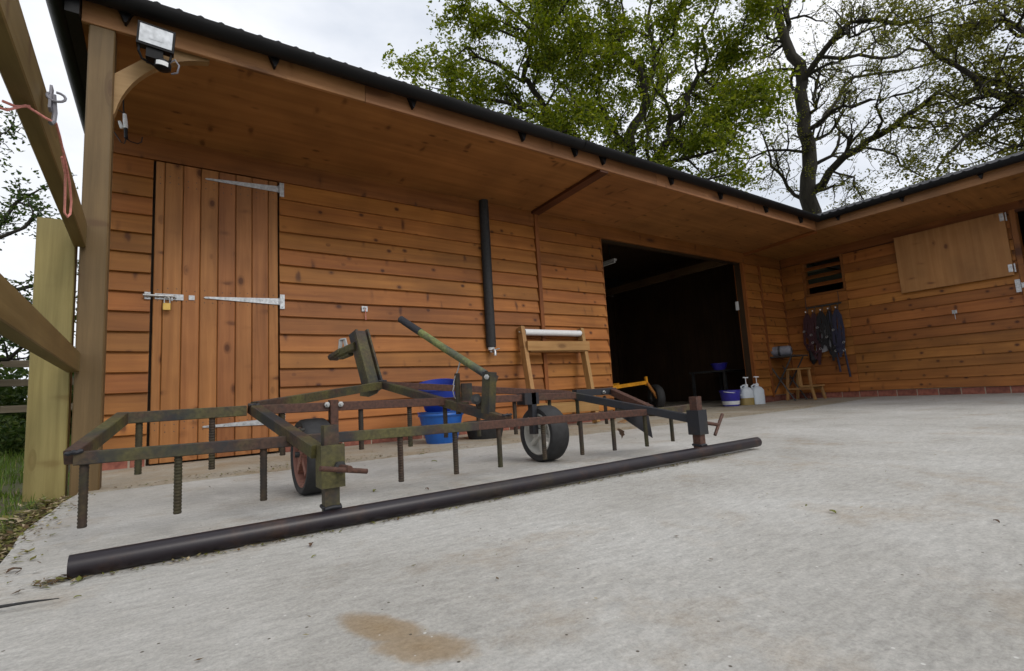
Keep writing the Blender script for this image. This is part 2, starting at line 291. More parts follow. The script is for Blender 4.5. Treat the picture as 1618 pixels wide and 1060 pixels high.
def concrete(name, stain=True, tone=(1,1,1), patch=.54):
    m, t, b, n, l = M(name); g = n('ShaderNodeTexCoord')
    a = n('ShaderNodeTexNoise'); a.inputs['Scale'].default_value = 1.6; a.inputs['Detail'].default_value = 9; a.inputs['Roughness'].default_value = .62; l(g.outputs['Object'], a.inputs['Vector'])
    r = ramp(n, [(p_, [u*v for u, v in zip(c_, tone)]) for p_, c_ in ((.30, (.370,.355,.322)), (.50, (.458,.445,.414)), (.72, (.535,.528,.502)))]); l(a.outputs['Fac'], r.inputs['Fac'])
    # tamping / brushing texture, drawn out along x
    mp = n('ShaderNodeMapping'); mp.inputs['Scale'].default_value = (22, 58, 10); mp.inputs['Rotation'].default_value = (0,0,-.06); l(g.outputs['Object'], mp.inputs['Vector'])
    c = n('ShaderNodeTexNoise'); c.inputs['Scale'].default_value = 1; c.inputs['Detail'].default_value = 5; c.inputs['Roughness'].default_value = .6; l(mp.outputs[0], c.inputs['Vector'])
    cm = n('ShaderNodeMapRange'); cm.inputs['From Min'].default_value = .3; cm.inputs['From Max'].default_value = .7; cm.inputs['To Min'].default_value = .83; cm.inputs['To Max'].default_value = 1.10; l(c.outputs['Fac'], cm.inputs['Value'])
    d = n('ShaderNodeTexNoise'); d.inputs['Scale'].default_value = 150; d.inputs['Detail'].default_value = 7; d.inputs['Roughness'].default_value = .8; l(g.outputs['Object'], d.inputs['Vector'])
    dm = n('ShaderNodeMapRange'); dm.inputs['From Min'].default_value = .3; dm.inputs['From Max'].default_value = .7; dm.inputs['To Min'].default_value = .72; dm.inputs['To Max'].default_value = 1.22; l(d.outputs['Fac'], dm.inputs['Value'])
    # grit: dark and pale flecks
    vo = n('ShaderNodeTexVoronoi'); vo.inputs['Scale'].default_value = 55; l(g.outputs['Object'], vo.inputs['Vector'])
    vr = ramp(n, [(.10, (1,1,1)), (.15, (0,0,0))]); l(vo.outputs['Distance'], vr.inputs['Fac'])
    vs = n('ShaderNodeSeparateColor'); l(vo.outputs['Color'], vs.inputs[0])
    vg = n('ShaderNodeMath', operation='GREATER_THAN'); vg.inputs[1].default_value = .80; l(vs.outputs[0], vg.inputs[0])
    vf = n('ShaderNodeMath', operation='MULTIPLY'); l(vr.outputs['Color'], vf.inputs[0]); l(vg.outputs[0], vf.inputs[1])
    mm = n('ShaderNodeMath', operation='MULTIPLY'); l(cm.outputs[0], mm.inputs[0]); l(dm.outputs[0], mm.inputs[1])
    hs = n('ShaderNodeHueSaturation'); l(r.outputs['Color'], hs.inputs['Color']); l(mm.outputs[0], hs.inputs['Value'])
    # brown soaked-in dirt patches
    e = n('ShaderNodeTexNoise'); e.inputs['Scale'].default_value = 2.6; e.inputs['Detail'].default_value = 8; e.inputs['Roughness'].default_value = .7
    ea = n('ShaderNodeVectorMath', operation='ADD'); ea.inputs[1].default_value = (4.3, 8.8, 1.2); l(g.outputs['Object'], ea.inputs[0]); l(ea.outputs[0], e.inputs['Vector'])
    er = ramp(n, [(patch, (0,0,0)), (patch+.22, (.55,.55,.55))]); l(e.outputs['Fac'], er.inputs['Fac'])
    last = er.outputs['Color']
    if stain:
        def blob(cx, cy, ax, ay, rot):
            mp = n('ShaderNodeMapping', vector_type='TEXTURE'); mp.inputs['Location'].default_value = (cx, cy, 0); mp.inputs['Rotation'].default_value = (0,0,rot); mp.inputs['Scale'].default_value = (ax, ay, 1)
            l(g.outputs['Object'], mp.inputs['Vector'])
            fx = n('ShaderNodeVectorMath', operation='MULTIPLY'); fx.inputs[1].default_value = (1,1,0); l(mp.outputs[0], fx.inputs[0])
            ln = n('ShaderNodeVectorMath', operation='LENGTH'); l(fx.outputs[0], ln.inputs[0])
            ns = n('ShaderNodeTexNoise'); ns.inputs['Scale'].default_value = 16; ns.inputs['Roughness'].default_value = .7; ns.inputs['Detail'].default_value = 6; l(g.outputs['Object'], ns.inputs['Vector'])
            ad = n('ShaderNodeMath', operation='MULTIPLY_ADD'); l(ns.outputs['Fac'], ad.inputs[0]); ad.inputs[1].default_value = .9; l(ln.outputs['Value'], ad.inputs[2])
            rr = ramp(n, [(.0, (.9,.9,.9)), (.60, (.66,.66,.66)), (.70, (.3,.3,.3)), (.80, (0,0,0))]);
            dv = n('ShaderNodeMath', operation='DIVIDE'); dv.inputs[1].default_value = 1.9; l(ad.outputs[0], dv.inputs[0]); l(dv.outputs[0], rr.inputs['Fac']); return rr.outputs['Color']
        for args in ((.264, -3.310, .095, .038, -1.22), (.287, -3.405, .075, .044, -.9)):
            mxx = n('ShaderNodeMath', operation='MAXIMUM'); l(last, mxx.inputs[0]); l(blob(*args), mxx.inputs[1]); last = mxx.outputs[0]
    m1 = n('ShaderNodeMix', data_type='RGBA'); l(last, m1.inputs['Factor']); l(hs.outputs['Color'], m1.inputs['A'])
    sc = ramp(n, [(.3, (.225,.145,.062)), (.7, (.33,.225,.110))]); l(d.outputs['Fac'], sc.inputs['Fac']); l(sc.outputs['Color'], m1.inputs['B'])
    m2 = n('ShaderNodeMix', data_type='RGBA'); l(vf.outputs[0], m2.inputs['Factor']); l(m1.outputs['Result'], m2.inputs['A'])
    fl = ramp(n, [(.45, (.10,.085,.065)), (.5, (.62,.61,.58))]); l(vs.outputs[1], fl.inputs['Fac']); l(fl.outputs['Color'], m2.inputs['B'])
    l(m2.outputs['Result'], b.inputs['Base Color']); b.inputs['Roughness'].default_value = .88; b.inputs['Specular IOR Level'].default_value = .25
    hm = n('ShaderNodeMath', operation='ADD'); l(c.outputs['Fac'], hm.inputs[0]); l(d.outputs['Fac'], hm.inputs[1])
    bp = n('ShaderNodeBump'); bp.inputs['Strength'].default_value = .6; bp.inputs['Distance'].default_value = .004; l(hm.outputs[0], bp.inputs['Height']); l(bp.outputs['Normal'], b.inputs['Normal'])
    return m
CONC = concrete('yard_concrete'); CONC2 = concrete('apron_concrete', False, (.84,.78,.68), .44)

def earth():
    m, t, b, n, l = M('earth_and_turf'); g = n('ShaderNodeTexCoord')
    a = n('ShaderNodeTexNoise'); a.inputs['Scale'].default_value = 3; a.inputs['Detail'].default_value = 8; l(g.outputs['Object'], a.inputs['Vector'])
    r = ramp(n, [(.35, (.075,.052,.034)), (.5, (.070,.075,.026)), (.7, (.085,.12,.03))]); l(a.outputs['Fac'], r.inputs['Fac']); l(r.outputs['Color'], b.inputs['Base Color'])
    b.inputs['Roughness'].default_value = .95
    bp = n('ShaderNodeBump'); bp.inputs['Distance'].default_value = .03; l(a.outputs['Fac'], bp.inputs['Height']); l(bp.outputs['Normal'], b.inputs['Normal'])
    return m
EARTH = earth()
def leafmat(name, cols, trans=.35, rough=.55):
    m, t, b, n, l = M(name)
    at = n('ShaderNodeAttribute', attribute_name='tint')
    r = ramp(n, cols); l(at.outputs['Fac'], r.inputs['Fac']); l(r.outputs['Color'], b.inputs['Base Color'])
    b.inputs['Roughness'].default_value = rough; b.inputs['Specular IOR Level'].default_value = .25
    tr = n('ShaderNodeBsdfTranslucent'); hs = n('ShaderNodeHueSaturation'); hs.inputs['Value'].default_value = 1.5; hs.inputs['Saturation'].default_value = 1.1
    l(r.outputs['Color'], hs.inputs['Color']); l(hs.outputs['Color'], tr.inputs['Color'])
    mx = n('ShaderNodeMixShader'); mx.inputs[0].default_value = trans; l(b.outputs[0], mx.inputs[1]); l(tr.outputs[0], mx.inputs[2])
    l(mx.outputs[0], t.nodes['Material Output'].inputs['Surface']); return m
OAKLEAF = leafmat('young_oak_leaf', [(0, (.065,.10,.010)), (.5, (.150,.188,.018)), (1, (.28,.29,.038))], .5)
OAKLEAF2 = leafmat('sparse_oak_leaf', [(0, (.06,.068,.015)), (.5, (.130,.135,.022)), (1, (.21,.20,.035))], .5)
HAWLEAF = leafmat('hawthorn_leaf', [(0, (.025,.05,.012)), (.5, (.05,.085,.018)), (1, (.10,.13,.03))], .35)
GRASSM = leafmat('grass_blade', [(0, (.06,.10,.016)), (.6, (.11,.18,.03)), (.9, (.18,.21,.05)), (1, (.34,.28,.14))], .3)
LITTER = leafmat('leaf_litter', [(0, (.055,.035,.02)), (.35, (.13,.08,.035)), (.6, (.11,.12,.025)), (.8, (.16,.15,.03)), (1, (.42,.34,.22))], .1, .8)
def bark():
    m, t, b, n, l = M('oak_bark'); g = n('ShaderNodeTexCoord'); mp = n('ShaderNodeMapping'); mp.inputs['Scale'].default_value = (9,9,2.2); l(g.outputs['Object'], mp.inputs['Vector'])
    a = n('ShaderNodeTexNoise'); a.inputs['Scale'].default_value = 1.4; a.inputs['Detail'].default_value = 8; a.inputs['Roughness'].default_value = .7; l(mp.outputs[0], a.inputs['Vector'])
    r = ramp(n, [(.3, (.016,.013,.010)), (.6, (.042,.036,.026)), (.8, (.055,.056,.030))]); l(a.outputs['Fac'], r.inputs['Fac']); l(r.outputs['Color'], b.inputs['Base Color']); b.inputs['Roughness'].default_value = .95
    bp = n('ShaderNodeBump'); bp.inputs['Distance'].default_value = .03; l(a.outputs['Fac'], bp.inputs['Height']); l(bp.outputs['Normal'], b.inputs['Normal']); return m
BARK = bark()

# ------------------------------------------------------------------ ground
def sheet(name, xs, ys, zf, mat, thick=0):
    v = [(x, y, zf(x, y)) for y in ys for x in xs]; nx = len(xs)
    f = [(j*nx+i, j*nx+i+1, (j+1)*nx+i+1, (j+1)*nx+i) for j in range(len(ys)-1) for i in range(nx-1)]
    mb = MB(); mb.add(v, f)
    if thick:
        loop = [i for i in range(nx)] + [j*nx+nx-1 for j in range(1, len(ys))] + [(len(ys)-1)*nx+i for i in range(nx-2, -1, -1)] + [j*nx for j in range(len(ys)-2, 0, -1)]
        o = len(mb.v); mb.v += [(mb.v[i][0], mb.v[i][1], mb.v[i][2]-thick) for i in loop]; k = len(loop)
        mb.f += [(loop[i], o+i, o+(i+1) % k, loop[(i+1) % k]) for i in range(k)]
    return mb.build(name, mat)
rng = np.random.default_rng(3)
xs = [-600, -120, -40, -20, -10, -6, -4, -3, -2.2, -1.6, -1.1, -.7, -.45, -.2, 2, 9, 14, 20, 40, 120, 600]
ys = [-600, -120, -40, -15, -6, -4, -3, -2.4, -1.8, -1.2, -.6, 0, .6, 1.2, 2, 3, 5, 8, 14, 30, 60, 200, 600]
def ez(x, y):
    if x > -.3: return -.14
    k = min(1, (-.3 - x) / .5)
    return -.14 + (.115 + .035 * math.sin(3.1*x + 1.7*y) * k + .10 * k * max(0, min(1, (y + 1) / 3))) * (1 if x < -.4 else .9)
tag(sheet('ground', xs, ys, ez, EARTH), kind='structure')
ex = lambda y: -.327 + .012 * math.sin(4.3*y) + .007 * math.sin(11*y + 1) + (.04 if y < -2.3 else 0) * min(1, (-2.3 - y) / .4 if y < -2.3 else 0)
def slab(name, y0, y1, x1, mat, ny):
    yl = list(np.linspace(y0, y1, ny)); mb = MB(); v = []
    inner = [-.20, .6, 1.4, 2.4, 3.6, 4.8, 6.0, 7.1, 8.2] + ([12, 20] if x1 > 9 else [])
    for y in yl: v += [(ex(y), y, gz(-.3))] + [(x, y, gz(x)) for x in inner]
    nx = len(inner) + 1
    f = [(j*nx+i, j*nx+i+1, (j+1)*nx+i+1, (j+1)*nx+i) for j in range(ny-1) for i in range(nx-1)]
    mb.add(v, f)
    # left side and front skirt
    o = len(mb.v); mb.v += [(v[j*nx][0], v[j*nx][1], -.16) for j in range(ny)]; mb.f += [(j*nx, (j+1)*nx, o+j+1, o+j) for j in range(ny-1)]
    for row in (0, ny-1):
        o = len(mb.v); mb.v += [(v[row*nx+i][0], v[row*nx+i][1], -.16) for i in range(nx)]; mb.f += [(row*nx+i, row*nx+i+1, o+i+1, o+i) for i in range(nx-1)]
    ob = mb.build(name, mat); tag(ob, kind='structure'); return ob
slab('concrete_yard', -14, -1.164, 20, CONC, 60)
slab('concrete_apron', -1.150, 3.7, 9, CONC2, 24)

# ------------------------------------------------------------------ the stable building
X2, OV, ZF, ZS = 8.21, 1.0755, 2.251, 2.216
B = empty('stable_building', (0, 0, 0))
tag(B, 'L-shaped orange stained timber stable block with deep overhanging eaves', 'building')
ROW = .1322; Z0 = 2.055
rows = [Z0 - ROW * k for k in range(1, 16)]               # bottom edges of the boards
def clap_mesh(Ln, seed, name='clapboard', bottom=None):
    """one feather-edged board, its lower edge slightly waney"""
    r = random.Random(seed); n = max(2, min(9, int(Ln / .3) + 1)); mb = MB(); v = []; a = [r.uniform(-1, 1) for _ in range(8)]
    for i in range(n + 1):
        x = Ln * i / n; w = .0028 * math.sin(2.1*x + a[0]*4) + .002 * math.sin(5.3*x + a[1]*5)
        bow = .0015 * math.sin(1.7*x + a[2]*4)
        v += [(x, -.035 + bow, w), (x, -.032 + bow, w - .001), (x, -.004, w), (x, -.004, .160), (x, -.011, .160), (x, -.037 + bow, w + .003)]
    f = []
    for i in range(n): f += [(i*6+k, i*6+(k+1) % 6, (i+1)*6+(k+1) % 6, (i+1)*6+k) for k in range(6)]
    f += [tuple(range(5, -1, -1)), tuple(range(n*6, n*6+6))]
    mb.add(v, f); return mb.mesh(name, CLAP)
def clad(parent, segs, rot, org, skip=None):
    for si, (u0, u1) in enumerate(segs):
        ms = [clap_mesh(u1-u0-.003, 17*si + q) for q in range(3)]
        for k, z in enumerate(rows):
            if skip and skip(u0, u1, z): continue
            j = random.Random(k*31+si).uniform(-.0025, .0025)
            p = (org[0] + u0, 0, z + j) if rot == 0 else (X2, -u0, z + j)
            inst('clapboard', ms[(k*7+si) % 3], parent, p, (0, 0, rot))
DX0, DX1, OX0, OX1 = -.088, .690, 4.150, 7.058
# front wall core (behind the boards), one part per solid stretch of the same wall
fw = MB(); fw.b2(-.41, DX0-.03, .0, .09, -.06, 2.30); fw.b2(DX1+.03, OX0, .0, .09, -.06, 2.30); fw.b2(OX1, X2+.09, .0, .09, -.06, 2.30); fw.b2(DX0-.03, DX1+.03, .03, .09, -.06, 2.30); fw.b2(OX0, OX1, .0, .09, 2.06, 2.30)
FW = fw.build('front_wall', INNER, B)
clad(FW, [(-.405, DX0-.006), (DX1+.006, 3.172), (3.222, OX0)], 0, (0, 0, 0))
clad(FW, [(7.10, 7.505), (7.545, X2-.035)], 0, (0, 0, 0))
sw = MB(); sw.b2(X2, X2+.09, -.36, -.0, -.06, 2.30); sw.b2(X2, X2+.09, -2.735, -.93, -.06, 2.30); sw.b2(X2, X2+.09, -.93, -.36, -.06, 1.56); sw.b2(X2, X2+.09, -.93, -.36, 2.10, 2.30); sw.b2(X2, X2+.09, -3.72, -2.735, 2.12, 2.30); sw.b2(X2, X2+.09, -7.2, -3.72, -.06, 2.30)
SW = sw.build('side_wall', INNER, B)
clad(SW, [(.035, .352), (.938, 2.735), (3.76, 7.2)], -PI/2, (0,0,0))
# boards below and above the vent opening
clad(SW, [(.352, .938)], -PI/2, (0,0,0), skip=lambda a, b, z: z > 1.46)
# frieze, lintel, corner strips, jambs
def part(name, mat, fn, parent=B, smooth=False):
    mb = MB(); fn(mb); return mb.build(name, mat, parent, smooth)
part('frieze_board', TRIMX, lambda m: m.b2(-.405, 3.172, -.034, -.002, 2.058, 2.232))
part('frieze_board', TRIMX, lambda m: m.b2(3.222, X2-.03, -.034, -.002, 2.066, 2.232))
part('frieze_board', TRIMY, lambda m: m.b2(X2-.036, X2-.002, -7.2, -.046, 2.092, 2.232))
part('cover_strip', TRIMZ, lambda m: m.b2(3.175, 3.219, -.047, -.003, .055, 2.228))
part('cover_strip', TRIMZ, lambda m: m.b2(7.508, 7.542, -.047, -.003, .045, 2.062))
part('cover_strip', TRIMZ, lambda m: m.b2(X2-.044, X2-.004, -.044, -.004, .045, 2.062))
part('door_jamb', TRIMZ, lambda m: m.b2(OX1+.002, 7.098, -.045, .10, -.02, 2.062))
part('door_jamb', TRIMZ, lambda m: m.b2(OX0-.012, OX0+.004, -.028, .10, -.03, 2.062))
# brick plinth: bricks proud of a mortar bed
def plinth(run, rot, z_fn, org):
    for a, b in run:
        mb = MB()
        if rot == 0: mb.b2(a, b, -.014, .05, -.10, .072)
        else: mb.b2(X2-.014, X2+.05, -b, -a, -.10, .078)
        P = mb.build('brick_plinth', MORTAR, B)
        u = a + .004; k = 0
        bm_ = MB(); bm_.beam((0, 0, 0), (.213, 0, 0), .03, .112, bev=.004); me = bm_.mesh('brick', BRICK)
        while u < b - .02:
            Ln = min(.213, b - u - .004)
            loc = (u, -.006, .008) if rot == 0 else (X2-.006, -u, .012)
            inst('brick', me, P, loc, (0, 0, rot), (Ln/.213, 1, 1)); u += .225; k += 1
plinth([(-.408, DX0-.012), (DX1+.012, OX0-.015), (7.10, X2-.02)], 0, None, None)
plinth([(.02, 2.74), (3.77, 7.1)], -PI/2, None, None)
# soffit boards: plywood sheets with narrow gaps; raised slightly towards the fascia
def soffit_x(x0, x1, cut=False):
    mb = MB(); y1 = -OV + .012
    xr = x1 + (0 if not cut else 0)
    p = [(x0, 0, ZS), (xr, 0, ZS), (xr if not cut else X2-OV+.01, y1, ZF+.012), (x0, y1, ZF+.012)]
    mb.prism(p, (0, 0, .012)); return mb.build('soffit_sheet', PLY, B)
for a, b in ((-.375, 3.148), (3.205, 4.40), (4.403, 5.62), (5.623, 7.132)): soffit_x(a, b)
def soffit_y(y0, y1):
    mb = MB(); x1 = X2 - OV + .012
    mb.prism([(X2, y0, ZS), (x1, y0, ZF+.012), (x1, y1, ZF+.012), (X2, y1, ZS)], (0, 0, .012)); return mb.build('soffit_sheet', PLY, B)
for a, b in ((0, -1.22), (-1.223, -2.44), (-2.443, -3.66), (-3.663, -7.2)): soffit_y(a, b)
part('soffit_batten', BATTEN, lambda m: m.beam((3.192, -.036, ZS-.010), (3.192, -OV+.006, ZF-.002), .100, .034))
part('soffit_batten', TRIMY, lambda m: m.beam((7.165, -.03, ZS-.012), (7.165, -OV+.02, ZF-.006), .05, .045))
# fascia boards (three lengths along the front), eaves post and curved brace
for a, b in ((-.372, 1.03), (1.033, 3.9), (3.903, X2-OV+.02)):
    part('fascia_board', FASX, lambda m, a=a, b=b: m.beam((a, -OV-.001+.011, ZF+.075), (b, -OV-.001+.011, ZF+.075), .024, .15, bev=.003))
part('fascia_board', FASY, lambda m: m.beam((X2-OV+.010, -OV-.004, ZF+.075), (X2-OV+.010, -7.2, ZF+.075), .024, .15, bev=.003))
part('side_fascia', BLACKP, lambda m: m.b2(-.43, -.376, -OV-.05, 3.8, ZF+.0, ZF+.16))
part('eaves_post', POST, lambda m: m.beam((-.293, -1.018, -.02), (-.293, -1.018, ZF+.02), .104, .104, up=(0,1,0), bev=.006))
def brace(m):
    pts = []; cx, cz, R, r = .245, 1.735, .50, .395        # arc springing from the post to the fascia
    oi = [(-.243, 2.03), (-.02, 2.262)]
    arc = [(cx + (-R + .012) * math.cos(t), cz + (R + .015) * math.sin(t)) for t in np.linspace(.18, 1.40, 14)]
    poly = [(-.243, 1.812)] + arc + [(.17, 2.262), (-.03, 2.262)] + [(-.243, 2.035)]
    m.prism([(x, -1.045, z) for x, z in poly], (0, .045, 0))
part('curved_brace', BRACE, brace)
# gutters with triangular fascia brackets, black corrugated roofing
def gutter(m, p0, p1, out, lip=.0):
    """half-round channel between p0 and p1, open upwards"""
    p0, p1, o = Vector(p0), Vector(p1), Vector(out); n = 12; R, r = .056, .051; v = []
    for p in (p0, p1):
        for k in range(n+1):
            t = PI * k / n; v.append(p + o * (math.cos(t) * R) + Vector((0, 0, -math.sin(t) * R)))
        for k in range(n, -1, -1):
            t = PI * k / n; v.append(p + o * (math.cos(t) * r) + Vector((0, 0, -math.sin(t) * r)))
    c = 2*(n+1); m.add(v, [(i, (i+1) % c, (i+1) % c + c, i + c) for i in range(c)] + [tuple(range(c-1, -1, -1)), tuple(range(c, 2*c))])
GY, GZ = -1.149, 2.382
part('gutter', BLACKP, lambda m: gutter(m, (-.46, GY, GZ), (X2-1.147+.02, GY, GZ+.012), (0, -1, 0)), smooth=True)
part('gutter', BLACKP, lambda m: gutter(m, (X2-1.147, GY+.02, GZ+.012), (X2-1.147, -7.2, GZ+.03), (-1, 0, 0)), smooth=True)
part('gutter', BLACKP, lambda m: gutter(m, (-.459, -1.2, 2.352), (-.459, 3.8, 2.352), (-1, 0, 0)), smooth=True)
def bracket_mesh():
    m = MB(); m.prism([(-.040, -.004, .04), (.040, -.004, .04), (.006, -.004, -.052), (-.002, -.004, -.052)], (0, -.034, 0))
    return m.mesh('gutter_bracket', BLACKP)
bme = bracket_mesh()
for x in (-.203, .488, 1.351, 2.28, 2.83, 3.16, 4.104, 4.939, 5.866, 6.70): inst('gutter_bracket', bme, B, (x, -OV+.0, GZ-.062+.02))
for y in (-1.36, -2.05, -2.75, -3.5, -4.3): inst('gutter_bracket', bme, B, (X2-OV, y, GZ-.05+.02), (0, 0, -PI/2))
part('gutter_joint', BLACKP, lambda m: gutter(m, (2.86, GY-.002, GZ+.004), (2.96, GY-.002, GZ+.004), (0, -1.09, 0)), smooth=True)
def roof_sheet(name, u0, u1, y0f, y1f, place, dens=8):
    n = int((u1-u0) / .095 * dens); mb = MB(); v = []
    for i in range(n+1):
        u = u0 + (u1-u0)*i/n; w = .017 * math.sin(2*PI*u/.095); a, b = y0f(u), max(y0f(u)+.001, y1f(u))
        for t in (a, b):
            v.append(place(u, t, w)); 
        for t in (a, b):
            q = place(u, t, w); v.append((q[0], q[1], q[2]-.006))
    f = []
    for i in range(n):
        p, q = i*4, (i+1)*4; f += [(p, q, q+1, p+1), (p+2, p+3, q+3, q+2), (p, p+2, q+2, q), (p+1, q+1, q+3, p+3)]
    mb.add(v, f); return mb.build(name, ROOFM, B, True)
TP = math.tan(math.radians(17.1)); RZ = 2.394
roof_sheet('roof', -.50, 9.6, lambda u: max(-1.178, -1.14 + (u-7.07)), lambda u: min(1.4, -1.10 + (u+.50)), lambda u, t, w: (u, t, RZ + w + (t+1.178)*TP))
roof_sheet('roof', -7.2, 1.4, lambda u: max(7.045, 7.07 + (u+1.14)), lambda u: 10.0, lambda u, t, w: (t, u, RZ + .012 + w + (t-7.045)*TP))
def rear(m):
    zr = RZ + 2.578*TP
    m.add([(-.5, -1.17, RZ+.01), (-.5, 3.9, RZ+.01), (2.05, 1.4, zr)], [(0, 1, 2)])
    m.add([(1.9, 1.4, zr), (10, 1.4, zr), (12.6, 3.9, zr-2.5*TP), (-.5, 3.9, zr-2.5*TP)], [(0, 1, 2, 3)])
    m.add([(10, -7.2, zr), (12.6, -7.2, zr-2.6*TP), (12.6, 3.9, zr-2.6*TP), (10, 1.4, zr)], [(0, 1, 2, 3)])
part('roof_rear_slope', ROOFM, rear)
# back and inner walls, tie beams; the ceiling is added to stop light leaks
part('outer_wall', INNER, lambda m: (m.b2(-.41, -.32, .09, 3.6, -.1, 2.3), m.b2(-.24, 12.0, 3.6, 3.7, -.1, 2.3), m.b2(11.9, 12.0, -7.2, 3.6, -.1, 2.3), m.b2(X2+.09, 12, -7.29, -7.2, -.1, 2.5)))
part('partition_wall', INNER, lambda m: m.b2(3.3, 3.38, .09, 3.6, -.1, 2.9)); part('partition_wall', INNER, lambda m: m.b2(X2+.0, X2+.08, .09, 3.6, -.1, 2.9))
part('light_stop_ceiling', INNER, lambda m: (m.b2(-.24, 12.0, .09, 3.6, 2.62, 2.65), m.b2(X2+.09, 12.0, -7.2, .09, 2.62, 2.65), m.b2(-.24, 12, .02, .09, 2.30, 2.64), m.b2(X2, X2+.09, -7.2, 0, 2.30, 2.64)))
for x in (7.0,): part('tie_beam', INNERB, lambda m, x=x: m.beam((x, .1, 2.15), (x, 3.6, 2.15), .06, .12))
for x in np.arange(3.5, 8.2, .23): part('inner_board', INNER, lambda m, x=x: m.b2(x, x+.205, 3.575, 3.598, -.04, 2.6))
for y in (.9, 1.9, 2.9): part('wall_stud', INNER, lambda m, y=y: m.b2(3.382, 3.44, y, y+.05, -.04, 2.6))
# tack-room door: upright planks, three strap hinges, bolt
D = part('door', INNER, lambda m: m.b2(DX0+.003, DX1-.003, -.004, .025, .012, 2.050))
pe = [DX0+.005, -.030, .077, .182, .290, .401, .508, .618, DX1-.005]
for i in range(8):
    a, b = pe[i]+.0012, pe[i+1]-.0012; top = 2.050 + .006 * math.sin(i)
    mb = MB(); w = b-a
    prf = [(0, 0), (0, -.020), (.005, -.026), (w-.005, -.026), (w, -.020), (w, 0)]
    mb.prism([(x, y, .006) for x, y in prf], (0, 0, 2.042)); mb.build('plank', PLANK, D, loc=(a, -.005, 0))
nail = MB(); nail.lathe([(.0001, -.001), (.0035, -.001), (.0030, .0012), (.0001, .0016)], axis=(0, -1, 0), n=8); nme = nail.mesh('nail', DARKST)
for z in (.21, .255, 1.075, 1.155, 1.90, 1.945):
    for i in range(8):
        c = (pe[i]+pe[i+1])/2
        for o in ((-.025, .025) if i not in (0, 7) else (0,)): inst('nail', nme, D, (c+o, -.0318, z + .008*math.sin(i*3+z*9)))
def hinge(m, z, tilt=0):
    m.prism([(.690-.002, -.034, z+.024), (.690-.002, -.034, z-.024), (.215, -.034, z-.006+tilt), (.205, -.034, z+tilt), (.215, -.034, z+.006+tilt)], (0, -.005, 0))
    m.b2(.696, .728, -.040, -.034, z-.055, z+.055)
    m.tube([(.692, -.041, z-.027), (.692, -.041, z+.027)], .006, 10)
    for x in (.24, .34, .46, .58, .66): m.lathe([(.0001, 0), (.0055, 0), (.004, .003), (.0001, .003)], (x, -.039, z + tilt*(.69-x)/.475), (0, -1, 0), 8)
    for dz in (-.04, 0, .04): m.lathe([(.0001, 0), (.0055, 0), (.004, .003), (.0001, .003)], (.713, -.040, z+dz), (0, -1, 0), 8)
for z, t in ((1.990, -.012), (1.108, .002), (.222, -.004)): part('strap_hinge', GALV, lambda m, z=z, t=t: hinge(m, z, t), D)
def bolt(m):
    m.b2(-.072, .088, -.037, -.033, 1.083, 1.122)
    m.b2(-.128, -.095, -.037, -.033, 1.080, 1.128)
    m.tube([(-.135, -.049, 1.104), (.035, -.049, 1.104)], .0075, 10)
    m.tube([(.02, -.049, 1.104), (.024, -.065, 1.088), (.024, -.066, 1.07)], .006, 8)
    for x in (-.112, -.055, -.02, .035): m.add(*arch(x, 1.104, .013))
    m.b2(.040, .048, -.062, -.037, 1.094, 1.118); m.b2(.118, .152, -.037, -.033, 1.088, 1.120)
def arch(x, z, r):
    v = []; n = 8
    for xx in (x-.006, x+.006):
        for R in (r, r-.004):
            for k in range(n+1):
                t = PI*k/n; v.append((xx, -.037 - math.sin(t)*R*1.35, z + math.cos(t)*R))
    c = n+1; f = []
    for k in range(n): f += [(k, k+1, 2*c+k+1, 2*c+k), (c+k, 3*c+k, 3*c+k+1, c+k+1), (k, c+k, c+k+1, k+1), (2*c+k, 2*c+k+1, 3*c+k+1, 3*c+k)]
    return v, f
part('door_bolt', GALV, bolt, D)
# vent: frame and four sloping slats over the dark opening
VT = part('louvre_vent', TRIMY, lambda m: (m.b2(X2-.036, X2+.06, -.394, -.354, 1.545, 2.090), m.b2(X2-.036, X2+.06, -.936, -.906, 1.545, 2.090), m.b2(X2-.040, X2+.06, -.906, -.394, 1.545, 1.572), m.b2(X2-.036, X2+.06, -.906, -.394, 2.066, 2.090)))
for z in (1.705, 1.838, 1.968): part('slat', TRIMY, lambda m, z=z: m.beam((X2-.008, -.394, z), (X2-.008, -.906, z), .075, .016, up=(-.72, 0, .69)), VT)
# stable door: top leaf of plywood folded back on the wall, lower leaf shut
UL = part('upper_door_leaf', HATCHPLY, lambda m: m.b2(X2-.078, X2-.048, -2.700, -1.604, 1.356, 2.120))
for z in (1.44, 2.06): part('leaf_hinge', GALV, lambda m, z=z: (m.b2(X2-.082, X2-.079, -2.698, -2.66, z-.045, z+.045), m.tube([(X2-.06, -2.712, z-.05), (X2-.06, -2.712, z+.05)], .009, 10)), UL)
part('door_post', TRIMZ, lambda m: m.b2(X2-.05, X2+.09, -2.790, -2.738, -.02, 2.126))
LL = part('lower_door_leaf', INNER, lambda m: m.b2(X2+.0, X2+.03, -3.70, -2.795, .03, 1.325))
for i in range(8): part('plank', PLANK, lambda m, i=i: m.b2(X2-.024, X2-.001, -2.798-.112*(i+1)+.003, -2.798-.112*i, .03, 1.33), LL)
part('strap_hinge', GALV, lambda m: (m.b2(X2-.056, X2-.051, -2.735, -2.69, 1.15, 1.30), m.prism([(X2-.056, -2.74, 1.255), (X2-.056, -2.74, 1.195), (X2-.056, -3.3, 1.21), (X2-.056, -3.3, 1.24)], (.005, 0, 0))), LL)
part('stall_back', INNER, lambda m: m.b2(X2+1.8, X2+1.84, -4.5, -2.2, -.1, 2.6))

